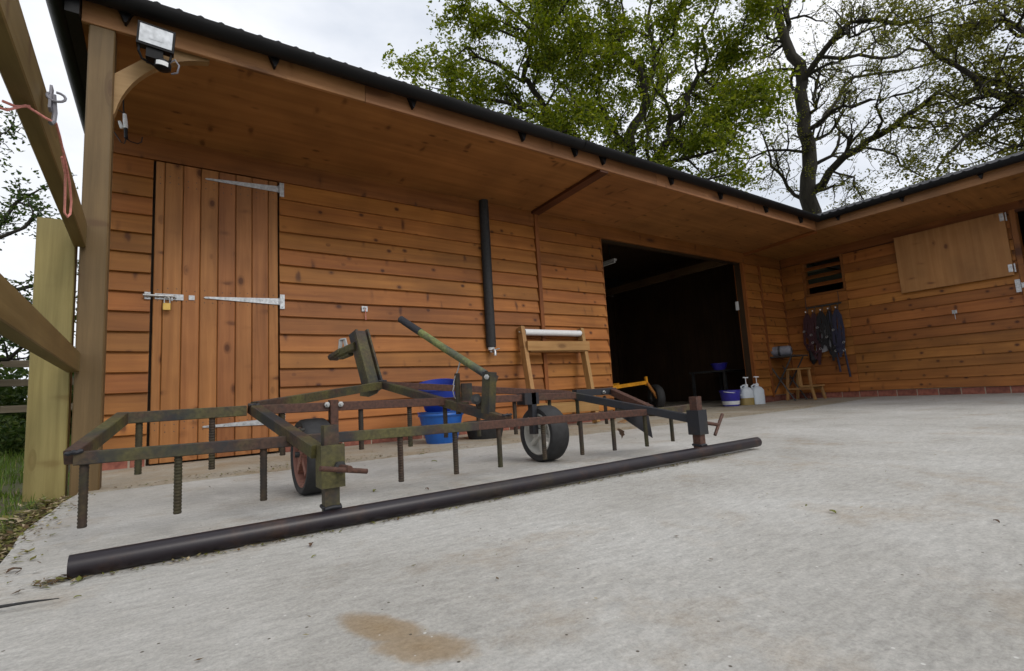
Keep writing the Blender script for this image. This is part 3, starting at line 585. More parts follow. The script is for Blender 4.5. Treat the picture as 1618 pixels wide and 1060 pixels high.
# ------------------------------------------------------------------ fittings on the building
F = empty('floodlight', (-.072, -1.155, 2.21)); tag(F, 'black security floodlight with motion sensor on the eaves above the brace', 'floodlight')
F.rotation_euler = (.10, .06, 0)
part('housing', BLACKP, lambda m: m.prism([(-.078, -.03, -.055), (.078, -.03, -.055), (.078, -.03, .058), (-.078, -.03, .058)], (0, .05, 0)), F)
part('lens', GLASS, lambda m: (m.add([(-.068, -.033, -.044), (.068, -.033, -.044), (.068, -.033, .047), (-.068, -.033, .047)], [(0, 1, 2, 3)]), m.add([(-.030, -.0345, -.02), (.030, -.0345, -.02), (.030, -.0345, .012), (-.030, -.0345, .012)], [(0, 1, 2, 3)])), F)
part('stirrup', BLACKP, lambda m: m.tube([(-.066, -.01, -.05), (-.066, -.01, -.085), (-.05, 0, -.115), (.0, .03, -.118), (.05, 0, -.115), (.066, -.01, -.085), (.066, -.01, -.05)], .006, 8), F)
part('junction_box', BLACKP, lambda m: m.b2(-.036, .034, -.02, .06, -.105, -.056), F)
sen = part('sensor', BLACKP, lambda m: m.lathe([(.001, .024), (.028, .022), (.036, .008), (.036, -.018), (.022, -.028), (.001, -.03)], (.038, -.035, -.135), (0, 0, 1), 16), F, True)
part('sensor_window', WHITEP, lambda m: m.add(*[( [( .038 + .0375*math.cos(t), -.035 + .0375*math.sin(t), z) for t in np.linspace(-2.4, -.9, 7) for z in (-.150, -.128)], [(2*i, 2*i+2, 2*i+3, 2*i+1) for i in range(6)])][0]), sen, True)
cab = MB(); cab.tube([(.06, .0, -.10), (.085, -.01, -.075), (.105, -.02, -.105), (.10, -.01, -.14), (.075, 0, -.15)], .0045, 7); cab.build('cable', GREYC, F, True)

HC = empty('cable_hook', (-.225, -.60, 1.98)); tag(HC, 'white and black cable connectors on a wire hook beside the eaves post', 'cable')
part('plug', WHITEP, lambda m: m.tube([(.0, 0, .075), (.004, 0, .03), (.007, 0, -.01)], [.009, .012, .011], 10), HC, True)
part('plug', WHITEP, lambda m: m.tube([(-.024, .01, .03), (-.014, .01, .0), (-.01, .01, -.01)], [.007, .010, .008], 10), HC, True)
part('socket', BLACKP, lambda m: m.tube([(.007, 0, -.01), (.010, 0, -.07)], .0095, 10), HC, True)
part('wire', BLACKP, lambda m: (m.tube([(.010, 0, -.07), (.03, 0, -.085), (.065, 0, -.09), (.082, 0, -.075), (.085, 0, -.045)], .003, 6), m.tube([(.010, 0, -.07), (.003, 0, -.105), (-.012, 0, -.10), (-.05, .02, -.03), (-.06, .03, .06), (-.035, .03, .11), (0, 0, .075)], .003, 6), m.tube([(-.008, 0, .19), (-.006, 0, .1), (0, 0, .075)], .004, 6)), HC, True)

WP = empty('water_pipe', (2.54, -.058, .77)); tag(WP, 'black lagged water pipe running down the wall to a tap', 'pipe')
part('lagging', RUBBER, lambda m: m.lathe([(.010, .0), (.046, .0), (.048, .05), (.046, .5), (.048, 1.0), (.0455, 1.47), (.01, 1.47)], n=18), WP, True)
tp = part('tap', GALV, lambda m: (m.tube([(0, 0, .0), (0, 0, -.05)], .016, 12), m.tube([(0, 0, -.03), (.0, -.05, -.03), (.0, -.062, -.045), (0, -.062, -.085)], [.014, .013, .012, .014], 12)), WP, True)
part('tape', WHITEP, lambda m: m.lathe([(.030, -.001), (.032, -.001), (.032, -.028), (.030, -.028)], n=16), WP, True)
part('tap_handle', CHROME, lambda m: (m.tube([(.02, -.03, -.03), (.05, -.04, -.02)], .006, 8), m.beam((.045, -.065, -.02), (.06, -.005, -.02), .012, .008)), tp)
def tie_ring(loc, rz, label):
    t = empty('tie_ring', loc, rz); tag(t, label, 'ring')
    part('plate', GALV, lambda m: m.b2(-.024, .024, -.005, 0, -.022, .022), t)
    part('staple', CHROME, lambda m: m.tube([(-.008, -.004, .006), (-.006, -.02, .004), (.006, -.02, .004), (.008, -.004, .006)], .004, 8), t)
    part('cord', TWINE if rz == 0 else GALV, lambda m: m.tube([(0, -.022, .0), (.002, -.020, -.03), (.004, -.016, -.095)], .0035, 7), t)
tie_ring((1.339, -.034, 1.085), 0, 'small galvanised tie ring with a short cord on the front wall')
tie_ring((X2-.034, -2.105, 1.02), -PI/2, 'small galvanised tie ring on the wall below the plywood door leaf')
PL = empty('padlock', (-.004, -.062, 1.035)); tag(PL, 'brass padlock hanging from the tack-room door bolt', 'padlock')
part('body', BRASS, lambda m: m.beam((0, 0, -.028), (0, 0, .018), .046, .018, up=(0, 1, 0), bev=.004), PL)
part('shackle', CHROME, lambda m: m.tube([(-.015, 0, .015)] + [(-.015*math.cos(t), 0, .045 + .015*math.sin(t)) for t in np.linspace(0, PI, 8)] + [(.015, 0, .015)], .004, 8), PL, True)
SLt = empty('strip_light', (5.42, 1.25, 2.13)); SLt.location.z = 2.16; tag(SLt, 'unlit strip light under the roof inside the open bay', 'light')
part('body', WHITEP, lambda m: m.b2(-.03, .03, -.3, .3, .02, .05), SLt); part('tube_lamp', WHITEP, lambda m: m.tube([(0, -.29, 0), (0, .29, 0)], .014, 10), SLt, True)
part('hanger', DARKST, lambda m: (m.b2(-.006, .006, -.2, -.19, .06, .49), m.b2(-.006, .006, .19, .2, .06, .49)), SLt)

# ------------------------------------------------------------------ arena harrow
H = empty('arena_harrow', (0, 0, 0)); tag(H, 'rusty mossy steel arena harrow with rebar tines, wheels and drag pipe', 'harrow')
def hb(name, a, b, w, h, mat=FRAME, up=(0,0,1), parent=H, bev=0): 
    mb = MB(); mb.beam(a, b, w, h, up, bev); return mb.build(name, mat, parent)
TLT = (0, -.26, 1)                                        # the frame tips up towards the wall
fl, fr = Vector((-.184, -2.405, .222)), Vector((1.925, -2.415, .193))
hb('front_rail', fl, fl.lerp(fr, .545), .034, .032); hb('front_rail', fl.lerp(fr, .5455), fr, .032, .031, FRAME_R)
hb('front_rail', (1.93, -2.43, .190), (2.33, -2.40, .192), .036, .036)
bl, brr = Vector((-.109, -2.06, .313)), Vector((1.76, -2.075, .290))
hb('back_rail', bl, (.235, -2.06, .314), .036, .036); hb('back_rail', (.275, -2.06, .314), brr, .034, .034, FRAME_R)
hb('back_rail', (1.775, -2.06, .302), (2.07, -2.06, .301), .036, .036, FRAME_D)
hb('end_bar', bl + Vector((.0, .0, .002)), fl + Vector((-.004, .0, .004)), .034, .036)
hb('end_bar', (2.05, -2.045, .305), (1.935, -2.42, .205), .034, .036, FRAME_R)
hb('side_arm', (.257, -2.045, .322), (.345, -2.605, .192), .034, .036)
hb('side_arm', (1.755, -2.045, .294), (1.985, -2.605, .158), .034, .036, FRAME_D)
ap = Vector((.879, -1.651, .398))
hb('drawbar', ap, (.262, -2.055, .326), .036, .036); hb('drawbar', ap + Vector((.012, .0, .002)), (1.74, -2.06, .300), .030, .032, FRAME_R)
hb('drawbar', ap + Vector((.008, -.012, 0)), (1.118, -2.40, .212), .036, .036)
# side blade plate under the right-hand corner
part('side_blade', FRAME_D, lambda m: m.prism([(1.80, -2.335, .19), (2.09, -2.27, .185), (2.075, -2.30, .05)], (.006, .012, 0)), H)
# tines of ribbed bar
def tine_mesh(Ln, r=.0105):
    m = MB(); n = max(4, int(Ln / .0085)); prof = []
    for i in range(n*2+1):
        z = -Ln * i / (n*2); prof.append((r * (1.0 if i % 2 else .84), z))
    m.lathe([(.0005, .004)] + prof + [(.0005, -Ln)], n=9); return m.mesh('tine', REBAR, True)
front = [(-.164, .053), (.031, .052), (.240, .052), (.662, .045), (.872, .042), (1.062, .042), (1.278, .045), (1.482, .040), (1.678, .037), (1.894, .032)]
for i, (x, zb) in enumerate(front):
    t = (x - fl.x) / (fr.x - fl.x); p = fl.lerp(fr, t); inst('tine', tine_mesh(p.z - .012 - zb), H, (x, p.y, p.z - .012), (0, 0, i*.7))
inst('tine', tine_mesh(.145), H, (2.10, -2.405, .18))
for i, x in enumerate((-.068, .132, .352, .640, .846, 1.012, 1.180, 1.384, 1.60, 1.786, 1.99)):
    z = bl.lerp(brr, (x-bl.x)/(brr.x-bl.x)).z - .012; inst('tine', tine_mesh(z - .135 + .012*math.sin(i*2.1)), H, (x, -2.062, z), (0, 0, i))
# wheels on bolted brackets
def wheel(x, y, R, w, rim_mat, spokes, bx, lean, q=1.0):
    zc = R + gz(x) - .001
    wh = part('wheel', RUBBER, lambda m: m.lathe([(R*.66*q, -w*.42), (R*.72*q, -w*.5), (R*.93, -w*.5), (R*.985, -w*.40), (R, -w*.2), (R, w*.2), (R*.985, w*.40), (R*.93, w*.5), (R*.72*q, w*.5), (R*.66*q, w*.42), (R*.66*q, -w*.42)], (x, y, zc), (1, lean, 0), 40), H, True)
    def rim(m):
        m.lathe([(R*.675*q, -w*.44), (R*.64*q, -w*.46), (R*.60*q, -w*.40), (R*.57*q, -w*.20), (R*.57*q, w*.3), (R*.66*q, w*.44), (R*.675*q, w*.44)], (x, y, zc), (1, lean, 0), 36)
        m.lathe([(.0005, -w*.50), (R*.17, -w*.48), (R*.19, -w*.36), (R*.19, w*.3), (.0005, w*.3)], (x, y, zc), (1, lean, 0), 18)
        for k in range(spokes):
            a = 2*PI*k/spokes + .35; c, s = math.cos(a), math.sin(a)
            m.beam((x - w*.20, y + c*R*.16, zc + s*R*.16), (x - w*.24, y + c*R*.60*q, zc + s*R*.60*q), w*.22, R*.15, up=(0, -s, c))
    part('rim', rim_mat, rim, wh, True)
    if spokes == 0: part('disc', rim_mat, lambda m: m.lathe([(.0005, -w*.05), (R*.3, -w*.08), (R*.58*q, .02*w)], (x, y, zc), (1, lean, 0), 30), wh, True)
    return wh
wl = wheel(.462, -2.035, .140, .100, RIMR, 0, .53, .03, 1.18)
for k in range(4):
    a = PI/4 + k*PI/2; part('spoke', RIMR, lambda m, a=a: m.beam((.43, -2.035 + .02*math.cos(a), .14 + .02*math.sin(a)), (.43, -2.035 + .098*math.cos(a), .14 + .098*math.sin(a)), .02, .025, up=(0, -math.sin(a), math.cos(a))), wl)
wheel(1.535, -2.085, .135, .105, RIMG, 6, 1.47, .03, 1.10)
hb('wheel_bracket', (.530, -2.078, .335), (.530, -2.072, .13), .030, .034, FRAME_R, up=(0,1,0)); hb('wheel_bracket', (1.470, -2.090, .318), (1.470, -2.090, .12), .030, .036, FRAME_D, up=(0,1,0))
part('axle', DARKST, lambda m: m.tube([(.40, -2.035, .14), (.53, -2.068, .14)], .011, 10), H, True); part('axle', DARKST, lambda m: m.tube([(1.46, -2.088, .135), (1.60, -2.085, .135)], .011, 10), H, True)
part('bracket_clamp', FRAME_D, lambda m: (m.b2(1.415, 1.50, -2.108, -2.04, .262, .318),), H)
def boltm(p, ax=(0, -1, 0)):
    part('bolt', CHROME, lambda m: (m.lathe([(.0005, 0), (.011, 0), (.011, .007), (.0005, .008)], p, ax, 6), m.lathe([(.0005, .006), (.005, .006), (.005, .016), (.0005, .016)], p, ax, 8)), H)
for p in ((.505, -2.082, .318), (.556, -2.080, .317), (1.965, -2.079, .298)): boltm(p)
# drag pipe with two posts sliding in sleeves, each locked by a T-handle
part('drag_pipe', PIPE, lambda m: (m.lathe([(.0165, 0), (.0165, .12), (.0005, .12)], (-.158, -2.652, .0180), (2.575, -.010, -.0060), 20), m.lathe([(.0165, 0), (.0235, 0), (.0240, .6), (.0235, 1.4), (.0235, 2.575), (.0195, 2.575), (.0195, 2.48), (.0005, 2.48)], (-.158, -2.652, .0180), (2.575, -.010, -.0060), 24)), H, True)
def leg(x, y, zt, s0, s1, mp, ms, hx):
    p = part('levelling_post', mp, lambda m: tubebox(m, x, y, .030, zt, .038), H)
    s = part('sleeve', ms, lambda m: tubebox(m, x, y, s0, s1, .062), H)
def tubebox(m, x, y, z0, z1, w, t=.005):
    o, i = w/2, w/2 - t; v = []
    for z in (z0, z1):
        for r in (o, i): v += [(x-r, y-r, z), (x+r, y-r, z), (x+r, y+r, z), (x-r, y+r, z)]
    f = []
    for k in range(4):
        n = (k+1) % 4; f += [(k, n, 8+n, 8+k), (4+k, 12+k, 12+n, 4+n), (8+k, 8+n, 12+n, 12+k), (k, 4+k, 4+n, n)]
    m.add(v, f)
leg(.372, -2.630, .262, .098, .210, FRAME, FRAME, 0); leg(1.985, -2.640, .258, .088, .197, FRAME_R, FRAME_D, 0)
part('handle', FRAME_R, lambda m: (m.tube([(.385, -2.655, .150), (.40, -2.715, .148)], .0085, 10), m.tube([(.360, -2.690, .158), (.352, -2.692, .158)], .0001, 4), m.tube([(.322, -2.728, .160), (.452, -2.690, .133)], .0070, 10)), H, True)
part('handle', FRAME_R, lambda m: (m.tube([(2.01, -2.64, .140), (2.142, -2.64, .117)], .0085, 10), m.tube([(2.185, -2.638, .164), (2.100, -2.645, .074)], .0075, 10)), H, True)
part('nut', DARKST, lambda m: m.lathe([(.0005, 0), (.017, 0), (.017, .012), (.0005, .012)], (.387, -2.661, .150), (.1, -1, 0), 6), H)
for (x, y, z, w) in ((.372, -2.630, .044, .020), (1.985, -2.640, .040, .020)):
    part('weld_bead', FRAME_D, lambda m, x=x, y=y, z=z, w=w: m.tube([(x-w, y-w, z), (x, y-w-.003, z+.003), (x+w, y-w, z), (x+w+.003, y, z+.002), (x+w, y+w, z), (x-w, y+w, z+.003), (x-w, y-w, z)], .0055, 7), H, True)
for (p, q) in (((.322, -2.428, .246), (.352, -2.424, .246)), ((.244, -2.082, .332), (.276, -2.082, .332)), ((.858, -1.668, .418), (.90, -1.664, .418)), ((1.092, -2.398, .236), (1.140, -2.396, .236)), ((1.905, -2.432, .214), (1.945, -2.430, .214)), ((-.20, -2.424, .236), (-.165, -2.424, .240))):
    part('weld_bead', FRAME_D, lambda m, p=p, q=q: m.tube([Vector(p).lerp(Vector(q), t) + Vector((0, .002*math.sin(t*9), .0015*math.cos(t*14))) for t in np.linspace(0, 1, 7)], [.004, .006, .005, .0065, .005, .006, .004], 7), H, True)
# hitch post, coupling and clip
ht, hbm = Vector((.826, -1.492, .688)), Vector((.862, -1.600, .375))
part('hitch_post', FRAME, lambda m: (m.beam(hbm, ht, .062, .012, up=(.3, -.93, -.3)), m.beam(hbm + Vector((.034, .036, .012)), ht + Vector((.034, .036, .0)), .012, .075, up=(-.3, .9, .3)), m.beam(hbm + Vector((-.022, .040, .012)), ht + Vector((-.022, .040, .0)), .010, .070, up=(-.3, .9, .3))), H)
part('hitch_foot', FRAME, lambda m: m.prism([(.80, -1.555, .395), (.885, -1.605, .395), (.872, -1.60, .362), (.835, -1.575, .345), (.80, -1.555, .352)], (.025, .06, .0)), H)
cp = part('coupling', FRAME, lambda m: (m.beam((.818, -1.475, .612), (.775, -1.335, .588), .050, .045, bev=.008), m.beam((.782, -1.350, .597), (.752, -1.258, .572), .066, .034, bev=.010), m.beam((.772, -1.33, .565), (.80, -1.42, .578), .03, .02)), H)
part('latch', CHROME, lambda m: (m.beam((.792, -1.375, .61), (.785, -1.36, .665), .008, .02), m.beam((.765, -1.345, .605), (.770, -1.345, .662), .008, .02), m.beam((.768, -1.352, .662), (.79, -1.367, .664), .012, .008)), cp)
# lifting lever on its upright
part('lever_upright', FRAME, lambda m: (m.beam((1.088, -2.298, .245), (1.094, -2.316, .412), .042, .046, up=(.3, -.95, 0)),), H)
part('lever_gusset', FRAME, lambda m: (m.prism([(1.055, -2.225, .250), (1.085, -2.285, .245), (1.085, -2.285, .33)], (.022, .008, 0)), m.prism([(1.115, -2.31, .41), (1.148, -2.30, .395), (1.135, -2.29, .355), (1.112, -2.31, .345)], (.0, .03, 0))), H)
part('lever_pole', GPOLE, lambda m: m.tube([(1.084, -2.300, .405), (1.01, -2.062, .545), (.928, -1.806, .704)], .0165, 14), H, True)
part('lever_end', FRAME_D, lambda m: m.tube([(.9685, -1.932, .626), (.927, -1.803, .706)], [.0175, .0172], 14), H, True)
boltm((1.070, -2.330, .392), (-.5, -.86, 0)); 
part('chain_bracket', FRAME, lambda m: (m.beam((1.036, -2.143, .245), (1.036, -2.143, .420), .018, .018, up=(0,1,0)), m.beam((1.070, -2.16, .30), (1.070, -2.16, .375), .05, .012, up=(0,1,0)), m.beam((1.030, -2.14, .285), (1.075, -2.165, .285), .04, .02)), H)
part('lever_wire', GALV, lambda m: (m.tube([(1.043, -2.164, .470), (1.036, -2.15, .43), (1.026, -2.14, .40), (1.020, -2.135, .37)], .003, 6), m.tube([(1.022, -2.14, .37), (1.014, -2.14, .345), (1.02, -2.14, .32), (1.026, -2.14, .312)], .0022, 6)), H, True)
part('pivot_nut', DARKST, lambda m: (m.lathe([(.0005, 0), (.022, 0), (.022, .02), (.0005, .02)], (1.062, -2.252, .305), (-.5, -.86, 0), 14), m.lathe([(.0005, 0), (.012, 0), (.012, .015), (.0005, .015)], (1.052, -2.27, .305), (-.5, -.86, 0), 8)), H)

# ------------------------------------------------------------------ things along the front wall
def tub(name, loc, r0, r1, h, mat, label, cat, handle=None, tilt=(0,0,0), band=None):
    t = empty(name, loc); t.rotation_euler = tilt; tag(t, label, cat)
    part('body', mat, lambda m: m.lathe([(.001, .004), (r0*.96, 0), (r0, .01), (r0+(r1-r0)*.86, h*.86), (r1*1.0, h*.86), (r1*1.02, h*.90), (r1*1.0, h*.92), (r1, h*.98), (r1*1.05, h), (r1*1.05, h*.985), (r1*.975, h*.985), (r0*.94, .015), (.001, .015)], n=36), t, True)
    if handle: part('handle', handle, lambda m: m.tube([(-r1*1.05, 0, h*.93)] + [(-r1*1.08*math.cos(a), -r1*.9*math.sin(a), h*.93 - r1*.18*math.sin(a)) for a in np.linspace(.05, PI-.05, 12)] + [(r1*1.05, 0, h*.93)], .005, 7), t, True)
    if band: part('label_band', band, lambda m: m.lathe([(r0*1.015, .02), (r0 + (r1-r0)*.36 + .002, h*.32)], n=36), t, True)
    return t
tub('tub', (1.735, -.56, gz(1.7)), .118, .172, .235, BLUE, 'bright blue plastic tub on the apron against the front wall', 'bucket')
tub('bucket', (1.735, -.54, gz(1.7)+.255), .115, .150, .20, DBLUE, 'deep blue bucket tipped into the top of the bright blue tub', 'bucket', tilt=(.20, -.16, 0))
tub('feed_bowl', (2.12, -.56, gz(2.1)), .135, .165, .135, RUBBER, 'low black rubber feed bowl behind the lever of the harrow', 'bowl')
T = empty('saddle_rack', (0, 0, 0)); tag(T, 'pale wooden frame with a white roller leaning against the front wall', 'rack')
def lp(x, z): return (x, -.075 - .24 * (.93 - z), z)                    # leaning plane
for xa, xb in ((2.893, 2.835), (3.685, 3.595)):
    zb = gz(xb) + .012
    part('leg', PINE, lambda m, xa=xa, xb=xb, zb=zb: m.beam(lp(xb, zb), lp(xa, .970), .045, .075, up=(0, -1, .24)), T)
part('roller', WHITEP, lambda m: m.tube([(2.918, -.085, .918), (3.662, -.085, .920)], .033, 16), T, True)
part('crossbar', PINEX, lambda m: m.beam((2.885, -.165, .772), (3.700, -.165, .778), .028, .095), T)
part('shelf_board', PINEX, lambda m: m.beam((2.93, -.11, .725), (3.64, -.11, .728), .10, .02), T)
part('bottom_rung', PINEX, lambda m: m.beam((2.84, -.305, .165), (3.635, -.305, .15), .028, .10), T)
part('bolt', CHROME, lambda m: m.tube([(2.850, -.085, .918), (2.875, -.085, .918)], .007, 8), T)
wr = MB(); q = random.Random(4)
for j in range(4): wr.tube([(3.70 + .10*math.cos(t)*(1+.2*j) + .05*j, -.60 + .05*math.sin(t)*(1+.1*j), gz(3.7) + .008 + .006*j + .012*abs(math.sin(t*1.5+j))) for t in np.linspace(.4*j, 4.2+.7*j, 14)], .003, 6)
tag(wr.build('loose_wire', PINE, None, True), 'tangle of pale cord lying at the foot of the front wall', 'cord')

# ------------------------------------------------------------------ inside the open bay
Y = empty('yellow_cart', (5.9, .95, gz(6))); tag(Y, 'yellow-framed cart with a black tyre parked inside the open bay', 'cart')
wy = part('wheel', RUBBER, lambda m: m.lathe([(.105, -.05), (.13, -.062), (.165, -.058), (.187, -.03), (.19, 0), (.187, .03), (.165, .058), (.13, .062), (.105, .05), (.105, -.05)], (.13, -.02, .19), (.92, -.38, 0), 36), Y, True)
part('rim', DARKST, lambda m: m.lathe([(.108, -.05), (.09, -.02), (.03, -.03), (.03, -.05), (.001, -.05), (.001, .05), (.09, .03), (.108, .05)], (.13, -.02, .19), (.92, -.38, 0), 28), wy, True)
part('frame_bar', YEL, lambda m: m.beam((-.95, -.05, .36), (-.10, -.05, .415), .035, .05), Y)
part('upright', YEL, lambda m: m.beam((-.10, -.06, .37), (-.115, -.06, .50), .04, .03, up=(0,1,0)), Y)
part('fork', rusty('worn_yellow_fork', (.38,.15,.02), (.22,.09,.03), (.10,.06,.03), .3, .5), lambda m: m.beam((-.12, -.09, .40), (.07, -.10, .16), .05, .018, up=(.3, -.9, 0)), Y)
part('rear_bar', YEL, lambda m: (m.beam((-.95, -.05, .36), (-.95, .5, .36), .035, .05), m.beam((-.95, .5, .36), (-.1, .5, .41), .035, .05)), Y)
part('prop_leg', DARKST, lambda m: m.beam((-.90, .2, .35), (-.90, .2, .0), .03, .03, up=(0,1,0)), Y)
for k, (x, y, a) in enumerate(((6.35, 2.75, .16), (6.62, 3.18, .10))):
    Pt = empty('pallet', (x, y, gz(6.3)), -.25); Pt.rotation_euler = (-a, 0, -.2)
    tag(Pt, ('dark wooden pallet on edge inside the bay, nearer of the pair', 'dark wooden pallet on edge inside the bay, behind another pallet')[k], 'pallet')
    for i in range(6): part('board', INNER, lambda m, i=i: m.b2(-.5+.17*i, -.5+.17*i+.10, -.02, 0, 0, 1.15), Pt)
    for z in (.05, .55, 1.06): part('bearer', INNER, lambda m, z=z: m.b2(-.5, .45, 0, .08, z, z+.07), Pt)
PB = tub('bucket', (6.66, .13, gz(6.7)), .112, .142, .225, PURP, 'violet-blue bucket with white handle and white base at the bay entrance', 'bucket', handle=WHITEP, band=WHITEP)
part('printed_patch', WHITEP, lambda m: (m.box((.040, -.139, .150), (.035, .004, .016), Matrix.Rotation(.3, 3, 'Z')), m.box((.065, -.124, .142), (.025, .004, .022), Matrix.Rotation(.5, 3, 'Z'))), PB)
def jug(loc, liq, label):
    j = empty('jug', loc, -.5); tag(j, label, 'jug')
    h = .255
    def sect(m, z0, z1, top):
        pr = [(.0, .085)] ; v = []; rows_ = [(z0, 1), (z1, 1)] if not top else [(z0, 1), (z1-.06, 1), (z1-.02, .72), (z1, .30), (z1+.012, .27)]
        n = 20
        for z, s in rows_: v += [(s*.090*math.copysign(abs(math.cos(t))**.55, math.cos(t)), s*.070*math.copysign(abs(math.sin(t))**.55, math.sin(t)), z) for t in [2*PI*k/n for k in range(n)]]
        r = len(rows_); m.add(v, [(i*n+k, i*n+(k+1) % n, (i+1)*n+(k+1) % n, (i+1)*n+k) for i in range(r-1) for k in range(n)] + [tuple(range(n-1, -1, -1)), tuple(range((r-1)*n, r*n))])
    if liq: part('filled_base', YLIQ, lambda m: sect(m, 0, .098, False), j, True); part('body', JUGM, lambda m: sect(m, .099, h, True), j, True)
    else: part('body', JUGM, lambda m: sect(m, 0, h, True), j, True)
    part('handle', JUGM, lambda m: m.tube([(-.062, 0, .215), (-.07, 0, .262), (-.03, 0, .282), (.0, 0, .268)], .012, 8), j, True)
    part('pump', WHITEP, lambda m: (m.lathe([(.024, .258), (.026, .285), (.010, .300), (.006, .305), (.006, .385), (.001, .385)], (.012, 0, 0), n=14), m.beam((-.025, 0, .39), (.05, 0, .386), .018, .014)), j, True)
jug((6.82, -.02, gz(6.9)), True, 'translucent jug half full of amber liquid with a pump top')
jug((6.985, -.085, gz(7)), False, 'clear empty jug with a pump top against the bay door post')
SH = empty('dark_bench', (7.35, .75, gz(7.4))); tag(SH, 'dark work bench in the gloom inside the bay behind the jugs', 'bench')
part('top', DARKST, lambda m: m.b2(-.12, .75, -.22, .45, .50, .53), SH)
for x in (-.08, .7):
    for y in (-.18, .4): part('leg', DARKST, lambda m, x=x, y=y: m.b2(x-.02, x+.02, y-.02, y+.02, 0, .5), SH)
tub('bowl', (7.35, .70, gz(7.4)+.531), .09, .13, .11, PURP, 'violet plastic bowl standing on the dark bench inside the bay', 'bowl')
BX = part('switch_box', WHITEP, lambda m: m.beam((X2-.02, .45, 1.37), (X2-.02, .45, 1.50), .09, .06, up=(0,1,0), bev=.008), None); BX.location = (-.55, .0, 0)
BX.location = (-1.09, -.34, 0); tag(BX, 'small white switch box beside the open bay', 'switch')

# ------------------------------------------------------------------ corner by the side wing
ST = empty('step_stool', (7.86, -.30, gz(7.9))); tag(ST, 'small two-step wooden stool standing in the corner under the stand', 'stool')
for x in (-.15, .15):
    part('leg', PINE, lambda m, x=x: m.beam((x, .16, 0), (x, .11, .445), .03, .04, up=(1,0,0)), ST)
    part('leg', PINE, lambda m, x=x: m.beam((x, -.06, .19), (x, -.05, .445), .03, .04, up=(1,0,0)), ST)
    part('leg', PINE, lambda m, x=x: m.beam((x, -.235, 0), (x, -.20, .185), .03, .04, up=(1,0,0)), ST)
    part('rail', PINE, lambda m, x=x: m.beam((x, .13, .165), (x, -.19, .165), .022, .03), ST)
part('tread', PINEX, lambda m: m.beam((-.19, .03, .46), (.19, .03, .46), .20, .024), ST); part('tread', PINEX, lambda m: m.beam((-.19, -.15, .198), (.19, -.15, .198), .17, .024), ST)
FT = empty('folding_stand', (7.72, -.13, gz(7.7))); tag(FT, 'dark folding stand with crossed legs in the corner of the yard', 'stand')
part('top', DARKST, lambda m: m.b2(-.20, .22, -.27, .20, .648, .668), FT)
for x in (-.17, .18):
    part('leg', DARKST, lambda m, x=x: m.tube([(x, .18, .65), (x, -.20, 0)], .011, 8), FT, True); part('leg', DARKST, lambda m, x=x: m.tube([(x, -.22, .65), (x, .16, 0)], .011, 8), FT, True)
part('crossbar', DARKST, lambda m: (m.tube([(-.17, -.02, .33), (.18, -.02, .33)], .009, 8),), FT, True)
BGm = MB(); BGm.lathe([(.001, -.17), (.045, -.168), (.068, -.155), (.076, -.12), (.078, 0), (.076, .12), (.068, .155), (.045, .168), (.001, .17)], (0, 0, .078), (.25, -.97, 0), 24)
BGo = empty('kit_bag', (7.72, -.10, gz(7.7)+.669)); tag(BGo, 'grey rolled kit bag lying on the dark folding stand', 'bag'); BGm.build('body', GREYC, BGo, True)
part('end_cap', CHROME, lambda m: m.lathe([(.001, -.176), (.030, -.174), (.045, -.169), (.044, -.167), (.001, -.168)], (0, 0, .078), (-.25, .97, 0), 20), BGo, True)
part('strap', DARKST, lambda m: m.lathe([(.0795, -.01), (.081, -.01), (.081, .02), (.0795, .02)], (0, 0, .078), (.25, -.97, 0), 24), BGo, True)
RK = empty('bridle_rack', (X2-.034, -.59, 1.36), -PI/2); tag(RK, 'dark metal hook rack on the side wall below the vent', 'rack')
part('bar', DARKST, lambda m: (m.b2(-.24, .26, -.012, 0, .0, .02),), RK)
part('hanger', DARKST, lambda m: (m.tube([(-.23, -.012, .02), (-.23, -.014, .19)], .004, 6), m.tube([(.235, -.012, .02), (.235, -.014, .19)], .004, 6)), RK)
hook_u = (-.214, -.112, -.003, .103, .208)
for u in hook_u: part('hook', DARKST, lambda m, u=u: m.tube([(u, -.010, .01), (u, -.018, -.07), (u, -.05, -.10), (u, -.085, -.085), (u, -.092, -.06)], .005, 7), RK, True)
for u in hook_u: part('knob', WHITEP, lambda m, u=u: m.lathe([(.001, -.011), (.008, -.008), (.011, 0), (.008, .008), (.001, .011)], (u, -.092, -.056), (0, 0, 1), 10), RK, True)
